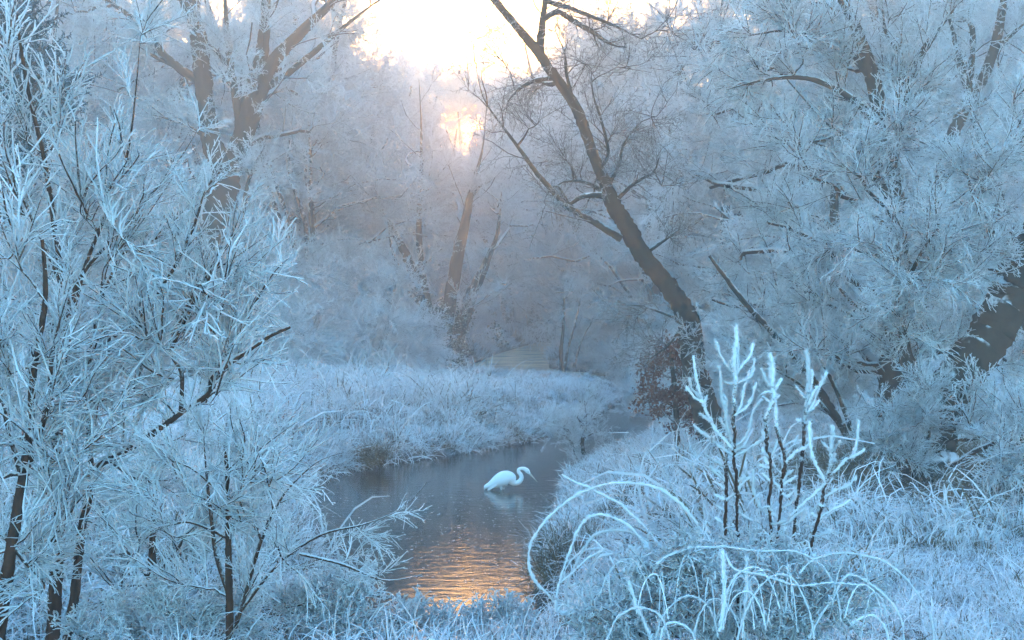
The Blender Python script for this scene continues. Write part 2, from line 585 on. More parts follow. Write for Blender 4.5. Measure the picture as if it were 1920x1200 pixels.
SP_CONIFER = source_collection('needle sprig', [sprig_mesh('needle sprig', 50 + i, n1=22, n2=12, r=0.014, ang=(45, 70), K=3, len1=(.2, .4), len2=(.2, .35), mat=M_green, f0=.1, f2=.35, droop=-.3) for i in range(3)])
SP_HERB = source_collection('herb sprig', [sprig_mesh('herb sprig', 60 + i, n1=7, n2=4, n3=1, r=0.027, ang=(30, 75), K=4, mat=M_near, lump=.5, f0=.8, wig=.35, droop=-.4, f2=1.0) for i in range(4)])


def tuft_mesh(name, seed, n=40, L=(.3, .6), w=0.007, spread=.5, droop=1.4, mat=None, f=(0.2, 1.1), rad=.1, K=6):
    rng = np.random.default_rng(seed)
    az = rng.uniform(0, 2 * math.pi, n)
    lean = rng.uniform(0.05, spread, n)
    d = np.stack([np.cos(az) * np.sin(lean), np.sin(az) * np.sin(lean), np.cos(lean)], -1)
    P = np.zeros((n, K, 3))
    P[:, 0, :2] = rng.normal(size=(n, 2)) * rad
    l = rng.uniform(L[0], L[1], n) / (K - 1)
    bend = rng.uniform(.4, 1, n) * droop / (K - 1)
    dr = np.stack([np.cos(az), np.sin(az), 0 * az], -1)
    for k in range(1, K):
        d = norm(d + (dr * .6 + np.array([0, 0, -1.0])) * (bend * (k / K) * 1.6)[:, None] + rng.normal(size=d.shape) * .06)
        P[:, k] = P[:, k - 1] + d * l[:, None]
    side = norm(np.cross(dr, [0, 0, 1.0]) + rng.normal(size=dr.shape) * .4)
    wd = w * np.array([.8, 1, 1, .9, .7, .3])[:K] if K == 6 else w * np.linspace(1, .3, K)
    A = P + side[:, None] * wd[None, :, None]; B = P - side[:, None] * wd[None, :, None]
    V = np.stack([A, B], 2).reshape(-1, 3)
    b = (np.arange(n) * K * 2)[:, None] + (np.arange(K - 1) * 2)[None]
    q = np.stack([b, b + 1, b + 3, b + 2], -1).reshape(-1, 4)
    fr = np.repeat(np.tile(np.linspace(f[0], f[1], K), (n, 1)), 2, axis=1).ravel() + np.repeat(rng.uniform(-.15, .15, n), K * 2)
    return mesh(name, V, q, mat or M_grass, {'frost': fr})


TUFT = source_collection('grass tuft', [tuft_mesh('grass tuft', 70 + i) for i in range(5)])
TUFT_MAT = source_collection('matted tuft', [tuft_mesh('matted tuft', 170 + i, n=46, L=(.35, .8), spread=.9, droop=2.6, w=.0055, rad=.14) for i in range(5)])
TUFT_TAN = source_collection('tan tuft', [tuft_mesh('tan tuft', 80 + i, n=60, L=(.4, .8), f=(0.0, .55), mat=M_tan, droop=1.8, w=.004) for i in range(4)])


def leafy_mesh(name, seed):
    rng = np.random.default_rng(seed)
    base = sprig_mesh(name, seed, n1=8, n2=3, r=.005, f0=.2, f2=.6)
    mb = MB()
    n = 26
    c = np.stack([rng.normal(size=n) * .17, rng.normal(size=n) * .17, rng.uniform(.1, 1.05, n)], -1)
    a = norm(rng.normal(size=(n, 3)) + [0, 0, -.4]); b = norm(np.cross(a, rng.normal(size=(n, 3)))); nn = np.cross(a, b)
    s = rng.uniform(.16, .28, n)[:, None]
    V = np.stack([c, c + a * s * .5 + b * s * .34 + nn * s * .12, c + a * s * 1.1 - nn * s * .1, c + a * s * .5 - b * s * .34 + nn * s * .12], 1).reshape(-1, 3)
    q = np.arange(n * 4).reshape(n, 4)
    mb.raw(V, q, np.repeat(rng.uniform(-.2, .55, n), 4))
    return mb.mesh(name, M_leaf), base


_lm = [leafy_mesh('leafy sprig', 90 + i) for i in range(3)]
SP_LEAF = source_collection('oak leaf sprig', [m[0] for m in _lm] + [_lm[0][1]])


def ivy_mesh(seed):
    rng = np.random.default_rng(seed)
    n = 160
    c = np.stack([rng.normal(size=n) * .16, rng.normal(size=n) * .16, rng.uniform(0, 1, n)], -1)
    a = norm(rng.normal(size=(n, 3)) + [0, 0, -.8]); b = norm(np.cross(a, rng.normal(size=(n, 3))))
    s = rng.uniform(.05, .11, n)[:, None]
    V = np.stack([c, c + a * s * .4 + b * s * .45, c + a * s, c + a * s * .4 - b * s * .45], 1).reshape(-1, 3)
    return mesh('ivy', V, np.arange(n * 4).reshape(n, 4), M_ivy, {'frost': np.repeat(rng.uniform(0, .55, n), 4)})


IVY = source_collection('ivy sprig', [ivy_mesh(i) for i in range(3)])

_groups = {}


def gn_group(coll):
    if coll.name in _groups:
        return _groups[coll.name]
    g = bpy.data.node_groups.new('scatter ' + coll.name, 'GeometryNodeTree')
    g.interface.new_socket('Geometry', in_out='INPUT', socket_type='NodeSocketGeometry')
    g.interface.new_socket('Geometry', in_out='OUTPUT', socket_type='NodeSocketGeometry')
    gi = g.nodes.new('NodeGroupInput'); go = g.nodes.new('NodeGroupOutput')
    ip = g.nodes.new('GeometryNodeInstanceOnPoints')
    ci = g.nodes.new('GeometryNodeCollectionInfo')
    ci.inputs['Collection'].default_value = coll
    ci.inputs['Separate Children'].default_value = True
    ci.inputs['Reset Children'].default_value = True
    ip.inputs['Pick Instance'].default_value = True

    def attr(nm, dt):
        a = g.nodes.new('GeometryNodeInputNamedAttribute')
        a.data_type = dt
        a.inputs['Name'].default_value = nm
        return a.outputs['Attribute']
    er = g.nodes.new('FunctionNodeEulerToRotation')
    g.links.new(attr('rot', 'FLOAT_VECTOR'), er.inputs[0])
    g.links.new(er.outputs[0], ip.inputs['Rotation'])
    g.links.new(attr('scl', 'FLOAT_VECTOR'), ip.inputs['Scale'])
    g.links.new(attr('idx', 'INT'), ip.inputs['Instance Index'])
    g.links.new(gi.outputs[0], ip.inputs['Points'])
    g.links.new(ci.outputs[0], ip.inputs['Instance'])
    g.links.new(ip.outputs[0], go.inputs[0])
    _groups[coll.name] = g
    return g


def scatter_mesh(name, pts, rot, scl, idx):
    me = bpy.data.meshes.new(name)
    n = len(pts)
    me.vertices.add(n)
    me.vertices.foreach_set('co', np.asarray(pts, np.float32).ravel())
    a = me.attributes.new('rot', 'FLOAT_VECTOR', 'POINT'); a.data.foreach_set('vector', np.asarray(rot, np.float32).ravel())
    scl = np.asarray(scl, np.float32)
    if scl.ndim == 1:
        scl = np.repeat(scl[:, None], 3, 1)
    a = me.attributes.new('scl', 'FLOAT_VECTOR', 'POINT'); a.data.foreach_set('vector', scl.ravel())
    a = me.attributes.new('idx', 'INT', 'POINT'); a.data.foreach_set('value', np.asarray(idx, np.int32))
    return me


def scatter(name, pts, d, scl, coll, rng, parent=None, origin=(0, 0, 0), rot=None):
    if rot is None:
        rot = euler_from(d, rng)
    me = scatter_mesh(name, np.asarray(pts) - np.asarray(origin), rot, scl, rng.integers(0, len(coll.objects), len(pts)))
    o = link(name, me, parent)
    md = o.modifiers.new('instances', 'NODES')
    md.node_group = gn_group(coll)
    o['kind'] = 'stuff'
    return o


# ---------------------------------------------------------------- tree builder
def bough(skel, rad, c, rng, K=9, arch=.25, low=.6):
    """a bough from the nearest lower point of the skeleton to the clump centre c"""
    dv = skel - c
    cost = np.linalg.norm(dv, axis=1) + low * np.maximum(0, skel[:, 2] - c[2] + .3 * np.linalg.norm(dv[:, :2], axis=1)) * 2
    i = int(np.argmin(cost + rng.uniform(0, .15, len(cost)) * cost.mean()))
    a = skel[i]; L = np.linalg.norm(c - a)
    mid = (a + c) / 2 + np.array([0, 0, arch * L]) * rng.uniform(-.1, .6) + rng.normal(size=3) * L * .08
    p = smooth_path(np.array([a, mid, c]), K)
    p[1:] += rng.normal(size=(K - 1, 3)) * L * .018
    r0 = min(rad[i] * .6, .012 + L * .02)
    return p, r0


def tree(name, label, cat, trunks, clumps, d, seed, sprigs=SP_FINE, mat=M_bark, group=None, n_branch=7, n_sprig=10, sprig_len=.8, frost=0.12,
         limbs=(), limb_frost=.3, origin=None, r_branch=.012, arch=.25, branch_frost=.55, twig_mat=None, up=.3, world_pts=False, spr_r=1.0, branch_sides=4, side_twigs=9, scat=.75, side_len=(.18, .34), limb_sprig=1.0):
    """trunks/limbs: lists of (px, py, radius_px[, d]) or world points; clumps: (px, py, radius_px, d)"""
    rng = np.random.default_rng(seed)

    def conv(path):
        o = []
        for q in path:
            if world_pts:
                o.append(q)
            else:
                dd = q[3] if len(q) > 3 else d
                o.append([*W(q[0], q[1], dd), q[2] / F * dd])
        return np.array(o, float)
    T = [conv(t) for t in trunks]; Lm = [conv(t) for t in limbs]
    if origin is None:
        origin = T[0][0, :3].copy()
    root = empty(name, origin, label, cat, group)
    skel = []; srad = []
    for t in T + Lm:
        s = smooth_path(t, max(8, int(np.linalg.norm(np.diff(t[:, :3], axis=0), axis=1).sum() / .25)))
        skel.append(s[:, :3]); srad.append(s[:, 3])
    for k, t in enumerate(T + Lm):
        nK = max(10, len(t) * (9 if k < len(T) else 5))
        s = smooth_path(t, nK)
        if k >= len(T):
            s[:, 3] *= np.interp(np.linspace(0, 1, nK), [0, .6, 1], [1, .85, .18])
        wob = rng.normal(size=(nK, 3)) * s[:, 3:4] * .04
        wob[0] = 0
        P = s[:, :3] + wob
        mb = MB().tube(P[None], np.maximum(s[:, 3], .002)[None] * (1 + rng.normal(size=(1, nK)) * .05), frost if k < len(T) else limb_frost, 14 if k < len(T) else 7, rng, .07)
        link('trunk' if k < len(T) else 'limb', mb.mesh('trunk', mat, origin), root)
    SK = np.concatenate(skel); SR = np.concatenate(srad)
    BP = []; BR = []; CP = []; CC = []
    for c in clumps:
        if world_pts:
            cc = np.array(c[:3], float); cr = c[3]
        else:
            dd = c[3] if len(c) > 3 else d
            cc = W(c[0], c[1], dd); cr = c[2] / F * dd
        p, r0 = bough(SK, SR, cc, rng, arch=arch)
        BP.append(p); BR.append(r0 * np.linspace(1, .4, len(p)))
        CC.append(cr)
    LQ = None; nlq = 0
    if side_twigs and Lm:
        LP = np.array([smooth_path(t, 14)[:, :3] for t in Lm]); LR = np.array([smooth_path(t, 14)[:, 3] for t in Lm])
        LQ, LQR = grow(LP, LR, side_twigs, rng, t=(.12, 1.0), length=side_len, ang=(25, 60), K=6, up=up * .8, wig=.16, rr=.5, tip=.3, rmin=.003)
        LQR = np.minimum(LQR, r_branch * 1.3)
    if BP:
        BP = np.array(BP); BR = np.array(BR); CR = np.array(CC)
        mb = MB().tube(BP, BR, branch_frost * .7, 6, rng, .15)
        # second level: branches that fill each clump
        idx = np.repeat(np.arange(len(BP)), n_branch)
        tt = rng.uniform(.5, 1, len(idx))
        p0, tg = at(BP[idx], tt)
        dirs = norm(rng.normal(size=(len(idx), 3)) + tg * .5 + np.array([0, 0, up]))
        Ls = CR[idx] * rng.uniform(.55, 1.05, len(idx))
        K = 6
        Q = np.empty((len(idx), K, 3)); Q[:, 0] = p0
        dd_ = dirs
        for k in range(1, K):
            dd_ = norm(dd_ + rng.normal(size=dd_.shape) * .14 + [0, 0, up * .12])
            Q[:, k] = Q[:, k - 1] + dd_ * (Ls / (K - 1))[:, None]
        QR = r_branch * np.linspace(1, .45, K)[None] * rng.uniform(.7, 1.2, (len(idx), 1))
        mb.tube(Q, QR, branch_frost, branch_sides, rng, .2)
        if LQ is not None:
            mb.tube(LQ, LQR, branch_frost, branch_sides, rng, .2)
            nlq = len(LQ)
            Q = np.concatenate([Q, LQ])
        b = link('branches', mb.mesh('branches', twig_mat or M_near, origin), root)
        b['kind'] = 'stuff'
        # sprigs
        jd = np.repeat(np.arange(len(Q)), n_sprig)
        tt = rng.uniform(.1, 1, len(jd))
        sp, st = at(Q[jd], tt)
        sd = norm(st * .9 + norm(rng.normal(size=st.shape)) * scat + [0, 0, up * .35])
        sl = sprig_len * rng.uniform(.55, 1.1, len(jd)) * np.where(jd >= len(Q) - nlq, limb_sprig, 1.0)
        cr = scatter('crown', sp, sd, np.stack([sl * spr_r, sl * spr_r, sl], -1), sprigs, rng, root, origin)
    return root


def copy_tree(o, loc, rz, sc, label=None, group=None):
    c = o.copy(); COL.objects.link(c)
    c.location = loc; c.rotation_euler = (0, 0, rz); c.scale = (sc[0], sc[0], sc[1])
    if label: c['label'] = label
    if group: c['group'] = group
    for ch in list(o.children):
        k = ch.copy(); COL.objects.link(k); k.parent = c
    return c


def H(x, y):
    return float(height(np.array([float(x)]), np.array([float(y)]))[0])


# ---------------------------------------------------------------- far wood
def far_tree(seed, h, spread, stems, nb=5, ns=4):
    rng = np.random.default_rng(seed)
    trunks = []
    for s in range(stems):
        a = rng.uniform(0, 6.28); lean = rng.uniform(.05, .32) if stems > 1 else rng.uniform(0, .08)
        pts = []
        for k in range(6):
            t = k / 5
            pts.append([math.cos(a) * lean * h * .9 * t ** 1.2 + rng.normal() * .15 * t, math.sin(a) * lean * h * .9 * t ** 1.2 + rng.normal() * .15 * t, -.3 + h * .88 * t,
                        (.24 if stems > 1 else .32) * (1 - .82 * t) * h / 15])
        trunks.append(pts)
    clumps = []
    ncl = 44
    for i in range(ncl):
        t = rng.uniform(.12, 1.0)
        rr = spread * (math.sin(min(1, t * 1.15) * math.pi) ** .55 * .95 + .12)
        a = rng.uniform(0, 6.28); q = math.sqrt(rng.uniform(.05, 1))
        clumps.append((math.cos(a) * rr * q, math.sin(a) * rr * q, t * h * .97, rng.uniform(1.1, 1.9)))
    return tree('far_tree', 'x', 'tree', trunks, clumps, 0, seed, origin=np.zeros(3), world_pts=True, n_branch=nb, n_sprig=ns, sprig_len=1.5, spr_r=1.1,
                r_branch=.016, branch_frost=.7, frost=.2, branch_sides=3, side_twigs=0)


protos = [far_tree(101, 15, 4.2, 3), far_tree(102, 17, 4.6, 4), far_tree(103, 14, 3.6, 1), far_tree(104, 18, 4.0, 2), far_tree(105, 12, 4.6, 5), far_tree(106, 16, 4.4, 3, 4, 3)]
# (pixel column, distance, height scale, prototype)
wood = [
    # left flank
    (100, 40, 1.0, 0), (250, 44, 1.0, 1), (60, 48, 1.1, 3), (330, 55, 1.05, 0), (450, 46, 1.0, 4), (520, 62, 1.05, 3), (180, 70, 1.2, 1), (600, 44, .85, 4), (590, 75, 1.15, 1),
    (-40, 34, 1.0, 4), (400, 80, 1.3, 2), (650, 58, 1.0, 0), (550, 52, 1.05, 1), (300, 64, 1.2, 4), (30, 62, 1.2, 0), (150, 52, 1.1, 4),
    # below the open sky
    (680, 78, 1.05, 1), (735, 92, 1.12, 3), (735, 88, 1.10, 0), (775, 76, .88, 5), (795, 98, 1.08, 5), (925, 90, .98, 5), (955, 84, 1.0, 5), (1000, 86, 1.12, 1), (1030, 96, 1.4, 4), (1030, 84, 1.1, 1), (700, 112, 1.7, 4), (770, 120, 1.5, 5), (875, 112, 1.35, 5), (880, 120, 1.5, 1), (950, 116, 1.42, 5), (812, 114, 1.42, 5), (905, 125, .95, 5), (935, 112, 1.08, 5), (905, 130, 1.0, 4), (870, 120, .85, 4), (945, 132, 1.1, 4), (820, 126, 1.1, 4),
    (1060, 76, .90, 0), (1110, 100, 1.15, 3), (1040, 120, 1.6, 1), (960, 118, 1.4, 5), (720, 56, .95, 4),
    # right flank
    (1160, 66, 1.15, 2), (1210, 52, 1.15, 4), (1090, 70, 1.15, 1), (1140, 84, 1.3, 0), (1230, 88, 1.25, 1), (1290, 60, 1.05, 0), (1350, 78, 1.3, 3), (1360, 42, .8, 2), (1430, 54, 1.1, 1), (1500, 40, .95, 4), (1520, 72, 1.3, 0),
    (1610, 48, 1.1, 3), (1680, 62, 1.3, 1), (1740, 36, 1.0, 0), (1800, 52, 1.2, 4), (1890, 42, 1.1, 3), (1960, 32, 1.0, 1), (1860, 75, 1.4, 2), (1580, 28, .62, 2),
    # wood wall behind
    (100, 120, 1.3, 0), (260, 105, 1.3, 3), (430, 125, 1.3, 1), (560, 110, 1.2, 4), (640, 135, 1.2, 0), (1180, 130, 1.4, 4), (1320, 120, 1.4, 1), (1460, 110, 1.4, 3), (1650, 115, 1.4, 0), (1830, 120, 1.4, 1), (0, 90, 1.2, 1),
]
rw = random.Random(3)
used = set()
for px, d, sc, k in wood:
    x = (px - 960) / F * d
    z = H(x, d) - .1
    where = 'left of the sun' if px < 700 else ('under the open sky' if px < 1080 else 'right of the leaning trunk')
    far = 'hazy' if d < 60 else ('pale' if d < 95 else 'faint')
    form = ['three stemmed', 'many stemmed', 'straight stemmed', 'tall forked', 'low bushy', 'thin crowned'][k]
    label = '%s %s frosted tree in the misty wood %s' % (far, form, where)
    if k not in used:
        o = protos[k]; used.add(k)
        o.location = (x, d, z); o.rotation_euler = (0, 0, rw.uniform(0, 6.28)); s = sc; o.scale = (s, s, s)
        o['label'] = label
    else:
        o = copy_tree(protos[k], (x, d, z), rw.uniform(0, 6.28), (sc * rw.uniform(.9, 1.15), sc), label)
    o['group'] = label + 's'

# ---------------------------------------------------------------- tall forked tree on the left
tree('forked_tree', 'tall dark forked tree rising behind the frosted saplings on the left', 'tree',
     [[(340, 720, 30), (352, 620, 27), (372, 530, 25), (395, 450, 25), (412, 385, 26), (425, 325, 26), (400, 275, 20), (387, 200, 17), (381, 130, 16), (372, 60, 15), (352, 0, 14), (330, -80, 11), (320, -200, 7)]],
     [(200, 60, 120, 36), (120, 140, 110, 37), (300, 200, 110, 36), (270, 300, 100, 37), (560, 180, 90, 37), (600, 110, 90, 37), (640, 40, 80, 37), (430, 120, 80, 36), (330, -20, 120, 36), (520, 10, 90, 36),
      (520, 300, 70, 36), (330, 380, 80, 37), (240, 420, 100, 37), (160, 10, 110, 36), (60, 200, 120, 37), (480, -60, 120, 36), (590, 240, 80, 37)],
     33, 201, limbs=[
         [(422, 345, 24), (440, 300, 22), (458, 250, 20), (476, 170, 17), (492, 105, 14), (499, 40, 12), (505, -60, 9), (520, -180, 5)],
         [(462, 250, 17), (488, 180, 15), (512, 120, 14), (556, 72, 12), (606, 25, 10), (660, -30, 8), (720, -100, 5)],
         [(384, 160, 10), (342, 132, 9), (300, 95, 8), (258, 42, 7), (205, 5, 6), (150, -30, 4)],
         [(340, 130, 5), (300, 112, 4), (262, 90, 3)],
         [(500, 165, 8), (540, 140, 7), (592, 98, 6), (652, 48, 5), (722, -5, 4)],
         [(452, 255, 9), (446, 200, 8), (436, 140, 8), (428, 70, 7), (424, 0, 6), (420, -70, 4)],
         [(436, 130, 4), (400, 90, 4), (372, 60, 3)],
         [(400, 270, 4), (350, 235, 3), (280, 215, 2)],
         [(455, 400, 5), (470, 330, 4), (495, 280, 3)],
     ], n_branch=6, n_sprig=4, sprig_len=1.1, limb_frost=-.15, frost=-.25, branch_frost=.3, r_branch=.014)

# ---------------------------------------------------------------- misty pair by the far bend
tree('misty_tree', 'ivy clad many stemmed tree in mist beside the far river bend', 'tree',
     [[(826, 690, 26), (820, 650, 24), (806, 610, 14), (793, 570, 12), (775, 510, 10), (750, 455, 7), (716, 395, 4)]],
     [(700, 480, 90, 49), (760, 380, 80, 49), (790, 280, 60, 49), (845, 360, 60, 49), (700, 350, 70, 49), (925, 340, 60, 49), (930, 450, 70, 49), (960, 520, 60, 49), (750, 560, 60, 49), (990, 420, 70, 49), (940, 370, 70, 49), (985, 330, 60, 49), (840, 440, 60, 49)],
     45, 211, limbs=[
         [(812, 620, 10), (790, 500, 7), (786, 400, 6), (791, 320, 5), (790, 230, 3), (786, 150, 2)],
         [(832, 660, 16), (842, 580, 13), (855, 500, 13), (872, 420, 11), (886, 350, 7), (905, 280, 4), (912, 200, 2)],
         [(850, 665, 17), (862, 620, 15), (882, 560, 13), (900, 520, 11), (914, 488, 8), (935, 430, 5), (940, 360, 2.5)],
         [(790, 560, 4), (760, 520, 4), (735, 470, 3), (728, 400, 2)],
         [(880, 380, 3), (900, 350, 3), (920, 342, 2)],
         [(790, 370, 3), (815, 340, 2), (838, 310, 1.5)]],
     n_branch=6, n_sprig=6, sprig_len=1.0, frost=-.05, limb_frost=-.05, r_branch=.012)
rng = np.random.default_rng(77)
pts = np.array([W(rng.normal(838, 24), rng.uniform(560, 672), 44.6 + rng.normal() * .3) for _ in range(70)])
root = empty('ivy_clump', W(838, 690, 44.5), 'dark green ivy wrapping the foot of the misty tree by the bend', 'ivy')
scatter('foliage', pts, rng.normal(size=pts.shape) * .3 + [0, 0, -1], rng.uniform(.5, .9, len(pts)), IVY, rng, root, W(838, 690, 44.5))

# ---------------------------------------------------------------- leaning tree over the water
LEAN = [(1358, 900, 38.6), (1350, 860, 31.9), (1330, 790, 26.9), (1312, 730, 24.4), (1300, 680, 22.7), (1290, 600, 21.0), (1262, 550, 18.5), (1235, 515, 17.6), (1205, 480, 16.8), (1178, 430, 16.8), (1150, 385, 15.1), (1128, 330, 10.9), (1110, 285, 10.1), (1085, 215, 10.1), (1058, 170, 9.2), (1032, 135, 9.2), (1005, 95, 9.2), (965, 48, 7.6), (925, 0, 6.7), (880, -60, 5.0)]
tree('leaning_tree', 'dark leaning tree bending over the stream in front of the sunrise', 'tree', [LEAN],
     [(880, 60, 80), (940, 110, 60), (1090, 120, 80), (1140, 40, 90), (1180, 130, 80), (1230, 220, 80), (1010, 230, 70), (1150, 250, 70), (960, -20, 100), (1240, 350, 70), (1120, 330, 50), (1260, 60, 100), (1200, 590, 50), (1240, 640, 40), (1060, 300, 60)],
     20, 221, sprigs=SP_BARE, limbs=[
         [(1165, 448, 7), (1135, 430, 7), (1110, 415, 6.5), (1080, 398, 6), (1055, 382, 6), (1032, 355, 5.5), (1010, 330, 5), (988, 300, 4.5), (965, 268, 4), (940, 235, 3.5), (918, 205, 3), (903, 175, 2.5), (893, 130, 2)],
         [(1135, 368, 7), (1112, 366, 6), (1090, 370, 5), (1068, 382, 4), (1060, 372, 3.5), (1045, 350, 3), (1030, 358, 2.5), (1020, 378, 2)],
         [(1135, 362, 5), (1105, 345, 4), (1075, 340, 3), (1050, 345, 2.5), (1035, 362, 2)],
         [(1160, 372, 4), (1182, 350, 4), (1204, 335, 3.5), (1226, 322, 3), (1238, 290, 2)],
         [(1012, 105, 9), (1014, 75, 8), (1018, 40, 7), (1022, 0, 6), (1025, -60, 4)],
         [(1016, 40, 7), (1045, 25, 6), (1075, 42, 6), (1110, 62, 6), (1145, 85, 5), (1175, 92, 4)],
         [(1022, 5, 5), (1060, 15, 5), (1100, 30, 4.5), (1150, 50, 4), (1200, 75, 3)],
         [(1040, 148, 5), (1018, 150, 5), (996, 155, 4), (975, 168, 3.5), (955, 188, 3), (948, 205, 2)],
         [(1092, 228, 4), (1075, 190, 3.5), (1062, 140, 3.5), (1058, 100, 3), (1040, 60, 2)],
         [(1062, 175, 5), (1048, 158, 5), (1030, 160, 4), (1000, 155, 3), (965, 170, 2)],
         [(1122, 318, 4), (1140, 290, 3.5), (1128, 230, 3), (1112, 180, 2.5), (1108, 130, 2)],
         [(1140, 350, 4), (1160, 310, 3.5), (1170, 270, 3), (1200, 230, 2)],
         [(1205, 480, 4), (1240, 455, 3.5), (1275, 430, 3)],
         [(1290, 610, 4), (1255, 592, 3), (1200, 574, 2.5), (1150, 572, 2)],
         [(1275, 620, 3), (1250, 650, 2.5), (1215, 675, 2)],
     ], n_branch=6, n_sprig=2, sprig_len=.7, frost=-.3, limb_frost=-.05, branch_frost=.22, r_branch=.008, side_twigs=7)
# frosted shoots fringe its foot
rng = np.random.default_rng(78)
pts = np.array([W(1300 + rng.normal() * 16 - (640 - y) * .05, y, 19.6 + rng.normal() * .15) for y in rng.uniform(560, 740, 28)])
root = empty('trunk_shoots', W(1310, 770, 19.7), 'short frosted shoots bristling from the lower half of the leaning tree', 'shoots')
scatter('foliage', pts, rng.normal(size=pts.shape) + [0, -.3, .2], rng.uniform(.2, .42, len(pts)), SP_STAR, rng, root, W(1310, 770, 19.7))

# ---------------------------------------------------------------- willows on the right bank
tree('willow_tree', 'thick trunked willow leaning out of frame at the right edge', 'tree',
     [[(1735, 905, 62), (1742, 850, 52), (1752, 800, 42), (1775, 745, 40), (1812, 690, 40), (1850, 640, 40), (1885, 580, 42), (1915, 520, 42), (1960, 430, 38), (2030, 300, 30)]],
     [(1840, 330, 130, 14.5), (1760, 420, 130, 14.2), (1880, 420, 110, 16.5), (1740, 540, 90, 14.2), (1900, 280, 120, 15), (1680, 480, 110, 14.2), (1810, 480, 80, 14.6), (1700, 620, 100, 14.5), (1900, 680, 80, 16.8), (1870, 760, 80, 16.8), (1760, 660, 60, 16.5), (1930, 790, 100, 13.5)],
     15, 231, sprigs=SP_STAR, limbs=[[(1760, 790, 30), (1725, 740, 22), (1705, 690, 18), (1690, 620, 15), (1685, 540, 12)], [(1905, 530, 20), (1860, 450, 12), (1830, 380, 9), (1800, 300, 6)]],
     n_branch=7, n_sprig=8, sprig_len=.5, frost=-.15, limb_frost=-.05, r_branch=.009)
tree('willow_tree', 'upright willow with a forked top left of the thick leaning willow', 'tree',
     [[(1668, 850, 24), (1668, 760, 22), (1672, 680, 22), (1682, 600, 21), (1686, 520, 20), (1682, 430, 18), (1672, 340, 17), (1660, 270, 16), (1645, 200, 15), (1632, 140, 13), (1605, 60, 10), (1575, 0, 8), (1540, -70, 5)]],
     [(1520, 330, 120, 16), (1450, 420, 110, 16.5), (1380, 480, 100, 21), (1560, 450, 120, 15.8), (1600, 560, 110, 18.3), (1480, 540, 110, 18.3), (1560, 200, 120, 18.3), (1450, 260, 110, 17), (1400, 120, 120, 18.3), (1500, 90, 120, 17), (1600, 80, 100, 18.3),
      (1330, 220, 110, 21), (1280, 130, 100, 22), (1340, 350, 90, 21), (1680, 250, 80, 16), (1420, 600, 100, 18.3), (1530, 660, 80, 16), (1350, 20, 110, 21), (1250, 30, 90, 22), (1620, 660, 80, 18.3), (1480, 0, 110, 18.3), (1600, 330, 90, 15.6), (1260, 300, 70, 22), (1340, 560, 70, 21)],
     17, 232, sprigs=SP_STAR, limbs=[
         [(1672, 370, 12), (1640, 330, 11), (1612, 300, 10), (1590, 268, 8), (1560, 240, 6)],
         [(1676, 300, 7), (1690, 215, 7), (1704, 150, 7), (1735, 85, 6), (1785, 20, 5), (1810, -30, 3)],
         [(1640, 160, 9), (1600, 110, 8), (1540, 80, 7), (1470, 60, 5), (1400, 70, 4)],
         [(1655, 250, 9), (1600, 190, 8), (1520, 150, 6), (1440, 150, 5), (1360, 170, 4)],
         [(1690, 250, 6), (1690, 120, 6), (1660, 70, 5), (1650, 0, 4)]],
     n_branch=7, n_sprig=7, sprig_len=.56, frost=-.1, limb_frost=0.0, r_branch=.009)
tree('willow_tree', 'slim dark limbed willow in the upper right behind the leaning willow', 'tree',
     [[(1700, 860, 20), (1712, 700, 16), (1725, 560, 14), (1745, 430, 13), (1770, 300, 13), (1790, 240, 12), (1812, 195, 11), (1840, 150, 10), (1860, 95, 9), (1872, 40, 8), (1885, -40, 5)]],
     [(1870, 120, 90, 22), (1780, 120, 80, 23), (1900, 200, 90, 22), (1720, 330, 90, 21), (1830, 260, 80, 21), (1650, 420, 90, 21), (1920, 40, 90, 22)],
     21, 233, sprigs=SP_FINE, limbs=[
         [(1838, 155, 7), (1800, 120, 6), (1780, 50, 5), (1765, 10, 4)],
         [(1812, 190, 6), (1820, 60, 6), (1790, 30, 5), (1750, -10, 4)],
         [(1862, 95, 6), (1900, 60, 5), (1940, 30, 4)],
         [(1800, 215, 5), (1860, 180, 4), (1920, 165, 3)]],
     n_branch=5, n_sprig=3, sprig_len=.8, frost=.08, limb_frost=.1, branch_frost=.3, r_branch=.009)
tree('willow_tree', 'thin stemmed young willow slanting left from the willow thicket', 'tree',
     [[(1645, 905, 9), (1580, 800, 8), (1515, 700, 7), (1450, 625, 6), (1390, 560, 5), (1330, 480, 3)]],
     [(1400, 700, 70, 18), (1460, 760, 70, 18), (1380, 640, 70, 18), (1520, 600, 70, 17)], 17.5, 234, sprigs=SP_FINE, limbs=[[(1610, 850, 6), (1575, 745, 5), (1530, 660, 4), (1490, 590, 3)], [(1580, 800, 5), (1500, 720, 4), (1420, 680, 3)]],
     n_branch=6, n_sprig=4, sprig_len=.6, frost=.1, r_branch=.007)
tree('willow_bush', 'spiky frosted bush at the foot of the thick leaning willow', 'bush',
     [[(1720, 900, 8), (1700, 850, 7), (1680, 790, 5)]],
     [(1680, 800, 60, 14.4), (1640, 760, 55, 14.4), (1720, 800, 55, 14.2), (1690, 850, 50, 14.2), (1650, 830, 50, 14.2), (1740, 740, 50, 14.3)], 14.4, 235, sprigs=SP_STAR, limbs=[[(1718, 890, 6), (1740, 830, 5), (1745, 760, 4)]],
     n_branch=7, n_sprig=8, sprig_len=.32, r_branch=.007)
tree('willow_bush', 'blue frosted shrub rising at the right edge of the near bank', 'bush',
     [[(1940, 960, 8), (1930, 900, 7), (1915, 820, 5)]],
     [(1900, 840, 60, 12), (1930, 780, 60, 12), (1870, 880, 50, 12), (1940, 870, 60, 12)], 12, 236, sprigs=SP_STAR, n_branch=6, n_sprig=8, sprig_len=.35, r_branch=.007)

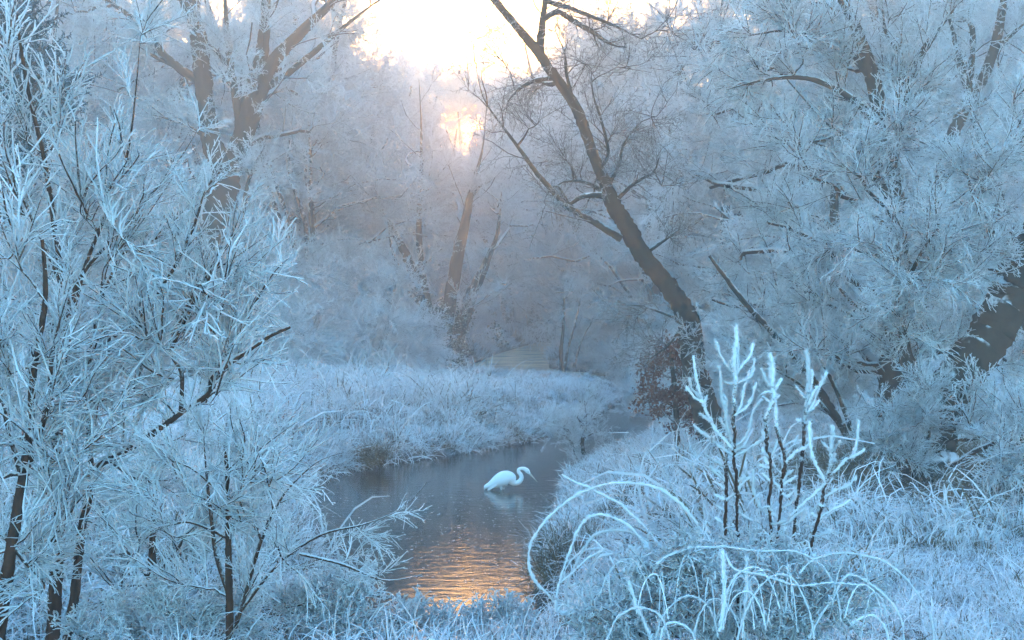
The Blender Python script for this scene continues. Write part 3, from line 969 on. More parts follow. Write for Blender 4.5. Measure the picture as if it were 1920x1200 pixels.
# ---------------------------------------------------------------- conifer top left
tree('evergreen_tree', 'blue green frosted evergreen at the upper left corner', 'tree',
     [[(-60, 900, 30), (-62, 600, 26), (-58, 300, 20), (-50, 50, 12), (-45, -100, 6)]],
     [(60, 110, 60, 13), (110, 160, 50, 13), (30, 60, 60, 13), (0, 130, 60, 13), (90, 220, 40, 13), (20, 200, 60, 13), (-10, 20, 60, 13), (130, 130, 35, 13), (-40, 300, 60, 13), (30, 300, 50, 13)],
     13, 241, sprigs=SP_CONIFER, n_branch=6, n_sprig=7, sprig_len=.38, arch=-.1, up=-.1, twig_mat=M_green, branch_frost=.1)

# ---------------------------------------------------------------- young oak with brown leaves
tree('oak_sapling', 'young oak keeping its brown leaves beside the leaning trunk', 'tree',
     [[(1271, 858, 6), (1270, 810, 5.5), (1267, 760, 5), (1262, 700, 4), (1256, 650, 2.5)]],
     [(1240, 700, 34), (1275, 690, 34), (1230, 745, 34), (1262, 740, 34), (1285, 760, 32), (1215, 720, 26), (1250, 780, 30), (1285, 720, 26), (1255, 665, 26), (1290, 790, 22), (1225, 690, 24)],
     21, 251, sprigs=SP_LEAF, n_branch=5, n_sprig=4, sprig_len=.30, r_branch=.006, frost=.05, branch_frost=.3)
tree('streamside_shrub', 'small bare shrub with rusty frosted twigs at the water edge by the egret', 'shrub',
     [[(1100, 888, 4.5), (1096, 860, 4), (1092, 830, 3.5), (1100, 800, 2.5)]],
     [(1050, 800, 34, 21.6), (1080, 780, 34, 21.8), (1110, 780, 34, 22), (1125, 810, 26, 22), (1040, 825, 26, 21.6), (1070, 830, 22, 21.6), (1095, 750, 26, 22), (1020, 790, 22, 21.8)],
     22, 252, sprigs=SP_FINE, limbs=[[(1095, 875, 3), (1078, 850, 2.5), (1072, 815, 2)]], n_branch=6, n_sprig=4, sprig_len=.35, r_branch=.005, spr_r=.8, frost=.0, branch_frost=.3)
tree('bank_shrub', 'thin upright stems on the far bank beside the golden reach of river', 'shrub',
     [[(1054, 712, 5), (1052, 660, 4), (1056, 620, 3), (1058, 560, 2)]],
     [(1060, 560, 50, 46), (1090, 570, 50, 46), (1110, 600, 40, 46), (1040, 610, 36, 46)], 46, 253, sprigs=SP_FINE,
     limbs=[[(1056, 705, 4), (1066, 650, 3), (1080, 600, 2.5), (1092, 540, 2)], [(1076, 690, 3), (1090, 640, 2.5), (1112, 600, 2)]], n_branch=5, n_sprig=3, sprig_len=.7, r_branch=.008, frost=.1)

# ---------------------------------------------------------------- shrubs


def shrub_proto(seed, sprigs, h=1.6, w=1.2, n=12, sl=.8, mat=None, nb=6, ns=5):
    rng = np.random.default_rng(seed)
    tr = []; cl = []
    for k in range(5):
        a = rng.uniform(0, 6.28)
        tr.append([[0, 0, -.2, .03], [math.cos(a) * w * .3, math.sin(a) * w * .3, h * .4, .02], [math.cos(a) * w * .55, math.sin(a) * w * .55, h * .8, .012]])
    for k in range(n):
        a = rng.uniform(0, 6.28); q = math.sqrt(rng.uniform(0, 1)); t = rng.uniform(.2, 1)
        cl.append((math.cos(a) * w * q, math.sin(a) * w * q, h * t * math.sqrt(max(.1, 1 - q * q * .8)), .45 * w))
    r = tree('frosted_shrub', 'x', 'shrub', tr[:1], cl, 0, seed, sprigs=sprigs, limbs=tr[1:], origin=np.zeros(3), world_pts=True, n_branch=nb, n_sprig=ns, sprig_len=sl, up=.1, r_branch=.008, branch_frost=.6)
    return r


sh = [shrub_proto(301, SP_FINE, 1.9, 1.5), shrub_proto(302, SP_FINE, 1.4, 1.7, sl=.7), shrub_proto(303, SP_FINE, 2.6, 1.4)]
shrubs = [(560, 36, 1.1, 0), (625, 35, 1.0, 1), (690, 36, .95, 0), (745, 38, .9, 1), (700, 40, 1.3, 2), (600, 41, 1.6, 2), (520, 33, 1.2, 1), (470, 36, 1.5, 2), (440, 35, 1.0, 0), (760, 44, 1.0, 1), (330, 36, 1.2, 1), (650, 46, 1.6, 2),
          (880, 74, 1.3, 0), (1120, 54, 1.0, 0), (1160, 50, 1.1, 1), (1200, 44, 1.1, 0), (1180, 64, 1.8, 2), (960, 92, 1.8, 1), (1240, 56, 1.6, 2), (1300, 36, 1.1, 1), (1380, 30, 1.1, 0), (1350, 26, .8, 1),
          (1450, 25, .9, 0), (1540, 24, 1.0, 2), (1620, 22, .8, 1), (1240, 32, .7, 0), (1210, 36, .8, 1), (850, 62, 1.0, 0), (1020, 110, 2.2, 1), (1200, 105, 2.4, 0)]
used = set()
for i, (px, d, s, k) in enumerate(shrubs):
    x = (px - 960) / F * d
    where = 'above the left meadow bank' if px < 800 else ('beside the golden far reach' if px < 1140 else 'behind the leaning tree and willows')
    form = ['domed', 'low spreading', 'tall upright'][k]
    label = '%s frosted shrub %s' % (form, where)
    if k not in used:
        o = sh[k]; used.add(k); o.location = (x, d, H(x, d)); o.scale = (s, s, s); o.rotation_euler = (0, 0, i * 1.7); o['label'] = label
    else:
        o = copy_tree(sh[k], (x, d, H(x, d)), i * 1.7, (s, s * rw.uniform(.85, 1.1)), label)
    o['group'] = label + 's'

# places told apart from left to right where looks are alike
by = {}
for o in list(COL.objects):
    if o.parent is None and o.get('label') and o.get('group') == o['label'] + 's':
        by.setdefault(o['label'], []).append(o)
for lab, obs in by.items():
    if len(obs) < 2:
        continue
    obs.sort(key=lambda o: o.location.x / o.location.y)
    names = {2: ['on the left', 'on the right'], 3: ['on the left', 'in the middle', 'on the right']}.get(len(obs), ['leftmost', 'second from left', 'third from left', 'fourth from left', 'fifth from left', 'sixth from left', 'seventh from left'])
    for o, nm in zip(obs, names + ['rightmost']):
        o['label'] = lab.replace(' in the misty wood', ' in the wood') + ', ' + nm

# ---------------------------------------------------------------- grass
rng = np.random.default_rng(8)


def sample(d0, d1, dens, side=.47, pad=1.5):
    area = side * (d1 ** 2 - d0 ** 2) + 2 * pad * (d1 - d0)
    n = int(area * dens)
    y = np.sqrt(rng.uniform(d0 ** 2, d1 ** 2, n)); x = rng.uniform(-1, 1, n) * (side * y + pad)
    return x, y


def grass_layer(name, label, x, y, coll, sc, keep=None, smin=.02):
    s = sdist(x, y)
    k = s > smin
    if keep is not None:
        k &= keep(x, y, s)
    x = x[k]; y = y[k]; sc = sc[k] if not np.isscalar(sc) else np.full(len(x), sc)
    z = height(x, y) - .02
    th = fbm(x, y, .5, 1.0) * 2.2 + 1.9
    tilt = .25 + .35 * (fbm(x, y, 1.3, 2.0) + .5)
    # near the edge lean towards the water
    e = .15
    gx_ = (sdist(x + e, y) - sdist(x - e, y)); gy_ = (sdist(x, y + e) - sdist(x, y - e))
    gl = np.hypot(gx_, gy_) + 1e-6
    w = np.clip(1.2 - s[k], 0, 1)
    dx = np.cos(th) * (1 - w) - gx_ / gl * w; dy = np.sin(th) * (1 - w) - gy_ / gl * w
    tilt = tilt + w * .3
    d = np.stack([dx * np.sin(tilt), dy * np.sin(tilt), np.cos(tilt)], -1) + rng.normal(size=(len(x), 3)) * .12
    spit = np.clip((x + 5.5) / 4, 0, 1) * np.clip((y - 29) / 9, 0, 1) * np.clip((62 - y) / 8, 0, 1) * (x < 5)
    sc = sc * (1 - .65 * spit) * (1 - .45 * low_bank(x, y))
    patch = 1 + .45 * fbm(x, y, 1.1, 4.0)
    sc = sc * rng.uniform(.7, 1.25, len(x)) * np.clip(patch, .45, 1.7)
    o = scatter(name, np.stack([x, y, z], -1), d, sc, coll, rng)
    tag(o, label, 'grass', kind='stuff')
    return o


x1, y1 = sample(3.5, 14, 30); x2, y2 = sample(14, 48, 19); x3, y3 = sample(48, 110, 1.6)
x = np.concatenate([x1, x2, x3]); y = np.concatenate([y1, y2, y3])
sc = np.concatenate([np.where(y1 < 10.5, .45, .7), np.full(len(x2), 1.0), np.full(len(x3), 2.0)])
lit = lambda x, y: np.exp(-((((x - 5.2) / 3.5) ** 2 + ((y - 14.4) / 3.0) ** 2)) ** 2)
xm, ym = sample(3.5, 30, 16)
grass_layer('matted_grass', 'long frosted grass flopped over in tangled mats on the banks', xm, ym, TUFT_MAT, np.where(ym < 10.5, .6, .95), keep=lambda x, y, s: rng.uniform(size=len(x)) > lit(x, y) * 1.1)
xk, yk = sample(8, 34, 1.6)
grass_layer('tussock_grass', 'big shaggy frosted grass tussocks standing out of the meadow and banks', xk, yk, TUFT_MAT, np.where(yk < 11, 1.0, 1.7), keep=lambda x, y, s: (s > .5) & (rng.uniform(size=len(x)) > lit(x, y) * 1.1), smin=.4)
grass_layer('grass', 'blue white frosted meadow grass covering both banks', x, y, TUFT, sc, keep=lambda x, y, s: (rng.uniform(size=len(x)) > lit(x, y) * 1.1) & (rng.uniform(size=len(x)) < 1.05 + .9 * fbm(x, y, 1.5, 7.0)))
xt, yt = sample(9, 40, 8)
grass_layer('dead_grass', 'tan unfrosted grass along the water edges', xt, yt, TUFT_TAN, np.full(len(xt), .75),
            keep=lambda x, y, s: (rng.uniform(size=len(x)) < np.clip(np.maximum(1.1 - s, low_bank(x, y) * .9), .16, 1) * .75) | ((lit(x, y) > .35) & (rng.uniform(size=len(x)) < .3)))
# drooping tussock over the water
for (px, py, dd, rr, sc_, lab) in ((1085, 1060, 13.2, 56, .72, 'large drooping brown tussock overhanging the water behind the bramble loops'), (1195, 1010, 14.5, 46, .62, 'round brown grass tussock behind the bramble loops, right of the overhanging one'),
                                   (690, 880, 22.0, 30, .55, 'small tan tussock at the edge of the left meadow bank')):
    n = 60 if rr > 40 else 24
    c = W(px, py, dd)
    px_ = np.array([W(rng.normal(px, rr * .5), py, dd + rng.normal() * rr / F * dd) for _ in range(n)])
    px_[:, 2] = height(px_[:, 0], px_[:, 1])
    px_[:, 2] = np.maximum(px_[:, 2], .15)
    r = empty('grass_tussock', (c[0], dd, float(px_[:, 2].mean())), lab, 'grass tussock')
    scatter('blades', px_, rng.normal(size=px_.shape) * .35 + [-.25, -.1, .9], rng.uniform(.8, 1.3, n) * sc_, TUFT_TAN, rng, r, r.location[:])

# ---------------------------------------------------------------- white egret
M_egret = plain('white egret plumage', (0.97, 0.97, 0.96), .7)
M_bill = plain('pale bill', (0.62, 0.60, 0.52), .4)
M_eye = plain('dark eye', (0.02, 0.02, 0.02), .2)
M_leg = plain('pale feathered legs', (0.78, 0.78, 0.76), .8)
ED = 19.35
er = empty('egret', W(941, 923, ED), 'white egret wading in the stream with its neck bent in an S', 'bird')
eo = W(941, 923, ED)


def epx(zx, zy):   # pixel of the enlarged crop to photograph pixel
    return 880 + zx / 12.0, 860 + zy / 12.0


def loft(pts, sides=20, n=70, flat=1.0):
    """pts: (zoomed x, zoomed y, half height in zoomed px, half depth factor)"""
    q = []
    for zx, zy, r, dp in pts:
        p = W(*epx(zx, zy), ED)
        q.append([*p, r / 12 / F * ED, dp])
    s = smooth_path(np.array(q), n)
    P = s[:, :3]; T = np.gradient(P, axis=0); T = norm(T)
    u = norm(np.cross(T, [0, 1, 0])); w = np.tile([0, 1.0, 0], (n, 1))
    a = np.arange(sides) / sides * 2 * math.pi
    r = np.maximum(s[:, 3], .0004)
    V = P[:, None] + (np.cos(a)[None, :, None] * u[:, None] + np.sin(a)[None, :, None] * w[:, None] * s[:, 4][:, None, None]) * r[:, None, None]
    i = np.arange(n - 1)[:, None] * sides; j = np.arange(sides)[None]; jn = (j + 1) % sides
    f = np.stack([i + j, i + jn, i + jn + sides, i + j + sides], -1).reshape(-1, 4)
    return V.reshape(-1, 3), f


bv, bf = loft([(325, 660, 4, 1), (345, 655, 40, .8), (400, 635, 58, .85), (470, 610, 80, .85), (560, 565, 118, .85), (660, 510, 152, .85), (760, 470, 176, .85), (850, 450, 166, .85), (915, 460, 148, .85), (960, 500, 120, .85),
               (990, 540, 88, .9), (1030, 560, 66, 1), (1080, 560, 58, 1), (1130, 530, 56, 1), (1165, 480, 52, 1), (1175, 420, 48, 1), (1150, 360, 45, 1), (1110, 310, 42, 1), (1112, 262, 40, 1), (1150, 238, 36, 1), (1210, 235, 38, 1),
               (1260, 252, 46, .95), (1300, 285, 52, .9), (1330, 318, 42, .85), (1350, 342, 26, .8), (1362, 356, 18, .7)])
link('body', mesh('body', bv - eo, bf, M_egret), er)
v_, f_ = loft([(1340, 330, 24, .6), (1380, 375, 23, .6), (1430, 430, 16, .6), (1480, 485, 9, .6), (1525, 540, 3, .6)], n=16, sides=8)
link('bill', mesh('bill', v_ - eo, f_, M_bill), er)
for sgn in (-1, 1):
    # folded wing: overlapping feathers laid along the flank
    fv = []; ff = []; nf = 0
    for row, (y0, ln, cnt) in enumerate(((-60, 250, 5), (-5, 330, 6), (55, 380, 6))):
        for k in range(cnt):
            t = k / (cnt - 1)
            ax = 900 - 60 * row - 180 * t; ay = 400 + row * 45 + 95 * t + 20 * t
            bx_ = ax - ln * (1 - .35 * t) * .86; by_ = ay + ln * (1 - .35 * t) * .56
            s = smooth_path(np.array([[ax, ay, 20], [(ax + bx_) / 2, (ay + by_) / 2 - 10, 34], [bx_, by_, 6]]), 7)
            for (sx, sy, sw) in s:
                dep = ED + sgn * (.062 + .012 * math.sin(min(1, (900 - sx) / 560) * 3.0) - .004 * row)
                for sg2 in (-1, 1):
                    fv.append(W(*epx(sx + sg2 * sw * .5, sy + sg2 * sw * .8), dep))
            for q in range(6):
                b_ = nf + q * 2
                ff.append([b_, b_ + 1, b_ + 3, b_ + 2])
            nf += 14
    # keep the feathers that lie over the body outline
    link('wing', mesh('wing', np.array(fv) - eo, ff, M_egret), er)
    ev, ef = loft([(1318, 300, 3, 1), (1326, 305, 9, .6), (1334, 310, 3, 1)], n=7, sides=8)
    ev[:, 1] += sgn * .026
    link('eye', mesh('eye', ev - eo, ef, M_eye), er)
for zx, dep in ((715, -.03), (765, .035)):
    lv, lf = loft([(zx - 5, 600, 46, .7), (zx + 2, 660, 34, .7), (zx + 5, 700, 20, .8), (zx, 760, 13, 1), (zx - 5, 850, 12, 1), (zx + 6, 1000, 11, 1)], n=14, sides=8)
    lv[:, 1] += dep
    link('leg', mesh('leg', lv - eo, lf, M_leg), er)
link('tail', mesh('tail', loft([(470, 600, 60, .5), (400, 640, 52, .4), (350, 680, 30, .3), (340, 712, 10, .3)], n=10, sides=10)[0] - eo, loft([(470, 600, 60, .5), (400, 640, 52, .4), (350, 680, 30, .3), (340, 712, 10, .3)], n=10, sides=10)[1], M_egret), er)

# ---------------------------------------------------------------- frost flecks drifting on the water
rng = np.random.default_rng(21)
n = 900
y = np.sqrt(rng.uniform(10.5 ** 2, 19 ** 2, n)); x = rng.uniform(-2.6, .6, n)
k = sdist(x, y) < -.08
x = x[k]; y = y[k]; n = len(x)
a = rng.uniform(0, 6.28, n); s = rng.uniform(.004, .012, n)
ring = np.arange(6) / 6 * 2 * math.pi
V = np.stack([x[:, None] + np.cos(ring + a[:, None]) * s[:, None] * rng.uniform(.8, 1.6, (n, 6)), y[:, None] + np.sin(ring + a[:, None]) * s[:, None], np.full((n, 6), .004) + rng.uniform(0, .002, (n, 1))], -1).reshape(-1, 3)
M_ice = plain('frost flecks', (.8, .85, .9), .5)
fl = link('ice_flecks', mesh('ice flecks', V, np.arange(n * 6).reshape(n, 6), M_ice, smooth=False))
tag(fl, 'tiny pale frost flecks floating on the dark water before the egret', 'ice flecks', kind='stuff')

# ---------------------------------------------------------------- saplings on the left


EDGE_Y = [0, 100, 200, 250, 350, 450, 520, 600, 700, 800, 900, 1000, 1100, 1200]
EDGE_X = [70, 110, 150, 180, 220, 300, 440, 500, 520, 540, 550, 540, 520, 520]


def near_plant(name, label, cat, stems, clumps, d, seed, sprig_len=.46, nb=4, ns=3, coll=SP_COARSE, **kw):
    if d > 6.2 and clumps[0][0] < 700:
        stems = [[(p[0] - (.24 * max(0, p[0] - 240) if p[1] < 700 else 0), p[1] + (.06 * max(0, p[0] - 240) if p[1] < 700 else 0), p[2]) for p in st] for st in stems]
        clumps = [c for c in clumps if c[1] > 70 + .95 * c[0]]
        clumps = [(min(c[0], np.interp(c[1], EDGE_Y, EDGE_X) - 30 - .7 * c[2]) if c[1] < 1060 and c[0] < 660 else c[0], c[1], c[2] * .85) for c in clumps]
    return tree(name, label, cat, stems[:1], clumps, d, seed, sprigs=coll, mat=M_near, limbs=stems[1:], n_branch=nb, n_sprig=ns, sprig_len=sprig_len,
                frost=.05, limb_frost=.3, branch_frost=.5, r_branch=.006, up=.55, scat=.5, side_len=(.07, .18), limb_sprig=.6, **kw)


near_plant('sapling', 'tallest frosted sapling at the left with one straight dark stem', 'sapling',
           [[(92, 1240, 13), (98, 1150, 12), (108, 1000, 11), (106, 860, 10), (110, 720, 9), (115, 600, 8), (113, 500, 6), (98, 390, 5), (85, 300, 4), (62, 200, 3.5), (45, 110, 3), (35, 30, 2)],
            [(112, 720, 6), (135, 600, 5), (160, 500, 4.5), (200, 400, 4), (240, 290, 3.5), (262, 170, 3), (275, 60, 2.5)],
            [(115, 620, 5), (150, 520, 4.5), (230, 430, 4), (310, 350, 4), (370, 290, 3.5), (412, 237, 3)],
            [(108, 900, 6), (150, 800, 5), (165, 700, 4), (180, 600, 4), (225, 480, 3), (290, 400, 3), (350, 330, 3)],
            [(110, 520, 4), (70, 430, 3.5), (30, 340, 3), (-10, 250, 2.5)],
            [(108, 960, 5), (60, 880, 4), (10, 760, 3.5), (-10, 700, 3)]],
           [(60, 120, 70), (30, 250, 80), (110, 280, 80), (200, 250, 80), (250, 180, 60), (40, 400, 90), (150, 400, 90), (250, 400, 90), (330, 340, 60), (90, 520, 80), (200, 520, 80), (20, 560, 80), (300, 480, 70), (0, 160, 70), (370, 300, 40), (150, 170, 60), (60, 680, 80), (150, 640, 70)],
           7.2, 401, nb=3)
near_plant('sapling', 'leaning frosted sapling at the far left edge forking low down', 'sapling',
           [[(-10, 1220, 13), (10, 1080, 11), (30, 960, 10), (44, 880, 9), (56, 790, 7), (62, 700, 6), (85, 560, 5), (80, 450, 3)],
            [(44, 890, 7), (66, 830, 6), (88, 760, 5), (100, 650, 4), (130, 540, 3)],
            [(40, 900, 6), (10, 790, 5), (-15, 660, 4)],
            [(10, 1010, 5), (40, 1050, 5), (75, 1090, 4)]],
           [(20, 700, 90), (60, 820, 80), (0, 900, 80), (100, 760, 80), (30, 620, 80), (140, 860, 70), (20, 1030, 80), (130, 950, 80), (10, 480, 70), (70, 1120, 80)],
           6.6, 402)
near_plant('sapling', 'frosted sapling whose long low bough reaches right over the meadow', 'sapling',
           [[(115, 1240, 10), (135, 1130, 9), (150, 1000, 8), (165, 930, 8), (175, 880, 7), (230, 850, 6.5), (290, 810, 6), (338, 775, 5.5), (390, 740, 5), (450, 695, 4.5), (520, 650, 4), (590, 610, 3.5), (640, 590, 2.5)],
            [(170, 905, 6), (165, 800, 5), (162, 700, 4.5), (195, 610, 4)],
            [(338, 772, 4), (340, 700, 4), (345, 640, 3.5), (420, 520, 3.5), (500, 470, 3), (560, 435, 3), (588, 418, 2.5)],
            [(345, 650, 4), (400, 560, 4), (450, 500, 3.5), (500, 420, 3), (520, 380, 2.5)],
            [(450, 695, 3.5), (520, 600, 3.5), (560, 540, 3), (600, 490, 3), (640, 458, 2.5)],
            [(205, 865, 4), (260, 900, 3), (330, 900, 3)],
            [(300, 560, 4), (350, 500, 4), (400, 420, 3.5), (430, 350, 3), (458, 312, 2.5)],
            [(200, 640, 4), (260, 600, 4), (300, 560, 4)]],
           [(280, 620, 80), (350, 560, 70), (400, 620, 80), (470, 560, 70), (540, 520, 60), (560, 600, 70), (470, 680, 70), (330, 700, 80), (400, 760, 70), (250, 740, 80), (230, 850, 80), (430, 440, 60), (500, 440, 50), (350, 430, 60), (590, 470, 40), (320, 820, 70), (540, 680, 60), (180, 760, 70), (600, 540, 40)],
           7.0, 403, nb=3)
near_plant('sapling', 'low bushy frosted sapling with a dark stem at the bottom left', 'sapling',
           [[(428, 1240, 8), (428, 1150, 7), (427, 1080, 7), (426, 990, 5), (425, 900, 4), (420, 830, 3)],
            [(428, 1120, 5), (405, 1050, 4.5), (395, 980, 4), (385, 880, 3), (380, 800, 2.5)],
            [(438, 1180, 5), (460, 1110, 4.5), (490, 1010, 4), (530, 930, 3.5), (590, 870, 3), (640, 850, 2.5)],
            [(440, 1160, 4), (520, 1060, 3.5), (600, 1005, 3), (680, 985, 2.2), (740, 962, 1.8), (775, 935, 1.5), (800, 905, 1)],
            [(560, 1040, 3), (640, 1060, 3), (720, 1090, 2.5), (790, 1080, 2)],
            [(425, 1010, 4), (350, 980, 3.5), (280, 1000, 3)],
            [(425, 940, 3), (360, 880, 3), (300, 860, 2.5)]],
           [(400, 880, 70), (470, 900, 70), (350, 930, 70), (540, 880, 60), (590, 890, 36), (480, 980, 70), (560, 970, 60), (400, 1020, 70), (330, 1020, 70), (540, 1060, 60), (280, 920, 70), (250, 1040, 70), (460, 1120, 60), (350, 1110, 60)],
           6.6, 404, sprig_len=.34, nb=3, side_twigs=5)
near_plant('frosted_bush', 'dense frosted undergrowth behind the saplings at the left', 'bush',
           [[(280, 1100, 8), (285, 1000, 6), (290, 900, 4)], [(280, 1090, 5), (200, 980, 4), (160, 880, 3)], [(285, 1090, 5), (360, 990, 4), (420, 900, 3)]],
           [(250, 960, 90), (180, 1040, 90), (420, 960, 80), (120, 940, 80), (220, 1100, 90), (60, 960, 80), (300, 1060, 80)],
           9.0, 405, sprig_len=.45)

# low frosted plants along the bottom edge
for i, (px, py, d, lab, cl) in enumerate((
        (620, 1250, 7.2, 'low curled frosted plant at the bottom edge left of the water', [(600, 1150, 60), (660, 1130, 60), (560, 1180, 60), (700, 1180, 50), (640, 1190, 60), (520, 1140, 50)]),
        (790, 1260, 7.4, 'low frosted ferny plant at the bottom edge below the left water', [(760, 1190, 40), (820, 1200, 36), (720, 1200, 40)]),
        (930, 1260, 7.4, 'low frosted ferny plant at the bottom edge under the golden reflection', [(900, 1195, 34), (950, 1180, 36), (980, 1200, 36), (860, 1210, 30)]),
        (350, 1270, 6.8, 'frosted ground plant under the saplings at the bottom left', [(300, 1150, 70), (380, 1180, 60), (220, 1190, 70), (450, 1190, 60), (150, 1200, 60)]))):
    near_plant('frosted_plant', lab, 'plant', [[(px, py, 4), (px, py - 30, 3), (px + 10, py - 60, 2)]], cl, d, 420 + i, sprig_len=.2, coll=SP_HERB, nb=7, ns=8)

# ---------------------------------------------------------------- right foreground tangle
near_plant('frosted_bush', 'tangled frosted herb heap under the four bare seedlings at the bottom right', 'bush',
           [[(1380, 1280, 6), (1385, 1180, 5), (1390, 1080, 3)], [(1385, 1270, 4), (1280, 1150, 4), (1210, 1080, 3)], [(1390, 1270, 4), (1480, 1160, 4), (1540, 1080, 3)]],
           [(1180, 1150, 60), (1250, 1100, 60), (1330, 1080, 55), (1400, 1080, 55), (1470, 1090, 55), (1540, 1110, 50), (1120, 1180, 50), (1300, 1160, 70), (1400, 1160, 70), (1500, 1170, 70), (1220, 1190, 60), (1590, 1160, 50), (1350, 1200, 60), (1450, 1200, 60), (1090, 1200, 40), (1290, 1070, 40), (1600, 1110, 40)],
           6.2, 430, sprig_len=.22, coll=SP_HERB, nb=6, ns=6)

M_cane = frosted('rime on canes', (0.03, 0.015, 0.01), (0.07, 0.03, 0.02), scale=120, trans=.15, topw=.3, noisew=.3)


def rimed_stem(path, d, seed, frost=.85, parent=None, origin=None, name='cane', lump=.36, sides=7, step=.012):
    rng = np.random.default_rng(seed)
    q = np.array([[*W(p[0], p[1], p[3] if len(p) > 3 else d), p[2] / F * d] for p in path])
    L = np.linalg.norm(np.diff(q[:, :3], axis=0), axis=1).sum()
    n = int(np.clip(L / step, 8, 120))
    s = smooth_path(q, n)
    rr = s[:, 3] * (1 + rng.normal(size=n) * lump * .7)
    rr[-1] *= .5
    kink = np.interp(np.arange(n), np.arange(0, n + 6, 6), rng.normal(size=len(np.arange(0, n + 6, 6))))[:, None] * norm(rng.normal(size=(1, 3)))
    P = s[:, :3] + rng.normal(size=(n, 3)) * s[:, 3:4] * .2 + kink * s[:, 3:4] * .7
    fr = frost if np.isscalar(frost) else np.repeat(np.interp(np.linspace(0, 1, n), np.linspace(0, 1, len(frost)), frost), 1)
    mb = MB().tube(P[None], np.maximum(rr, .001)[None], fr, sides, rng, lump)
    # hoar crystals standing on the stem
    m = n * 12
    k = rng.integers(0, n, m)
    a = norm(rng.normal(size=(m, 3)) + [0, 0, .5])
    b0 = P[k] + a * rr[k][:, None] * .6
    Q = np.stack([b0, b0 + a * (rr[k] * rng.uniform(.6, 2.7, m))[:, None]], 1)
    keep = (np.asarray(fr)[k] if not np.isscalar(fr) else np.full(m, fr)) > .4
    if keep.any():
        mb.tube(Q[keep], np.stack([rr[k] * .17, rr[k] * .04], 1)[keep], 1.0, 3)
    return link(name, mb.mesh(name, M_cane, origin), parent)


bo = W(1240, 1150, 6.6)
br = empty('bramble', bo, 'thick frosted bramble canes arching in loops over the water edge', 'bramble')
loops = [
    [(1345, 1060), (1330, 1025), (1290, 960), (1230, 915), (1150, 908), (1090, 925), (1030, 970), (997, 1020), (993, 1065), (1010, 1100), (1030, 1118), (1042, 1132), (1047, 1148)],
    [(1285, 1080), (1262, 1048), (1230, 1015), (1190, 970), (1150, 940), (1110, 918), (1078, 905), (1055, 891)],
    [(1245, 1095), (1235, 1065), (1210, 1020), (1175, 985), (1130, 965), (1100, 974), (1078, 1005), (1062, 1060), (1047, 1110), (1042, 1150)],
    [(1240, 1075), (1220, 1030), (1185, 1000), (1140, 997), (1110, 1010), (1085, 1050), (1066, 1090), (1062, 1140)],
    [(1200, 1100), (1186, 1070), (1160, 1042), (1125, 1032), (1092, 1036), (1066, 1060), (1060, 1085), (1085, 1115), (1105, 1130)],
    [(1130, 1034), (1105, 1048), (1075, 1075), (1050, 1095)],
    [(1125, 1036), (1106, 1065), (1092, 1110), (1083, 1165)],
    [(1150, 1040), (1122, 1050), (1111, 1085), (1112, 1110), (1117, 1135)],
    [(1250, 1080), (1238, 1045), (1218, 1030), (1200, 1028), (1197, 1060), (1202, 1095)],
    [(1170, 1112), (1140, 1100), (1115, 1100), (1098, 1112), (1085, 1120), (1070, 1128)],
    [(1180, 1075), (1200, 1058), (1218, 1065), (1228, 1090)],
    [(1047, 1148), (1058, 1152), (1075, 1145)],
]
for i, l in enumerate(loops):
    rad = 2.9 if i < 4 else 2.3
    n = len(l)
    rimed_stem([(p[0], p[1], rad * (1 - .3 * k / n)) for k, p in enumerate(l)], 6.6 + .08 * math.sin(i * 2.1), 500 + i, .9, br, bo)
bo2 = W(1600, 1180, 6.0)
br2 = empty('bramble', bo2, 'thin frosted bramble canes curving over the herb heap at the right', 'bramble')
thin = [
    [(1500, 1075), (1540, 1046), (1600, 1040), (1660, 1055), (1705, 1092), (1735, 1135), (1750, 1165), (1755, 1220)],
    [(1230, 1060), (1280, 1034), (1340, 1027), (1420, 1034), (1490, 1036), (1540, 1060), (1570, 1110), (1580, 1170)],
    [(1360, 1040), (1380, 1070), (1430, 1080), (1500, 1100), (1560, 1095), (1620, 1100)],
    [(1380, 1220), (1400, 1150), (1430, 1100), (1465, 1078), (1495, 1095), (1520, 1150), (1530, 1210)],
    [(1230, 1200), (1250, 1150), (1290, 1120), (1330, 1140), (1350, 1200)],
    [(1300, 1210), (1315, 1150), (1345, 1130), (1390, 1170), (1400, 1220)],
    [(1130, 1220), (1160, 1160), (1200, 1140), (1240, 1160), (1260, 1210)],
    [(1600, 1170), (1640, 1158), (1665, 1185), (1670, 1220)],
    [(1420, 1090), (1395, 1120), (1390, 1170), (1410, 1220)],
    [(1180, 1090), (1195, 1140), (1215, 1180), (1225, 1220)],
    [(1355, 1035), (1358, 1080), (1360, 1130), (1350, 1190)],
    [(1400, 1045), (1402, 1090), (1398, 1160)],
    [(1520, 1200), (1560, 1130), (1600, 1080), (1680, 1140), (1700, 1220)],
    [(1240, 1220), (1245, 1180), (1270, 1170), (1300, 1190), (1310, 1230)],
]
rt = np.random.default_rng(99)
for k in range(20):
    x0 = rt.uniform(1090, 1620); y0 = rt.uniform(1120, 1230); w = rt.uniform(-130, 130); h = rt.uniform(60, 130)
    thin.append([(x0, y0), (x0 + w * .15, y0 - h * .6), (x0 + w * .4, y0 - h), (x0 + w * .75, y0 - h * .8), (x0 + w, y0 - h * .1)])
for i, l in enumerate(thin):
    n = len(l)
    rimed_stem([(p[0], p[1], (3.4 if i in (9, 10, 11) else (2.0 if i < 14 else 1.2)) * (1.1 - .3 * k / n)) for k, p in enumerate(l)], 5.9 + .15 * math.sin(i * 1.7), 530 + i, .95, br2, bo2)

# four bare seedlings with thick rime


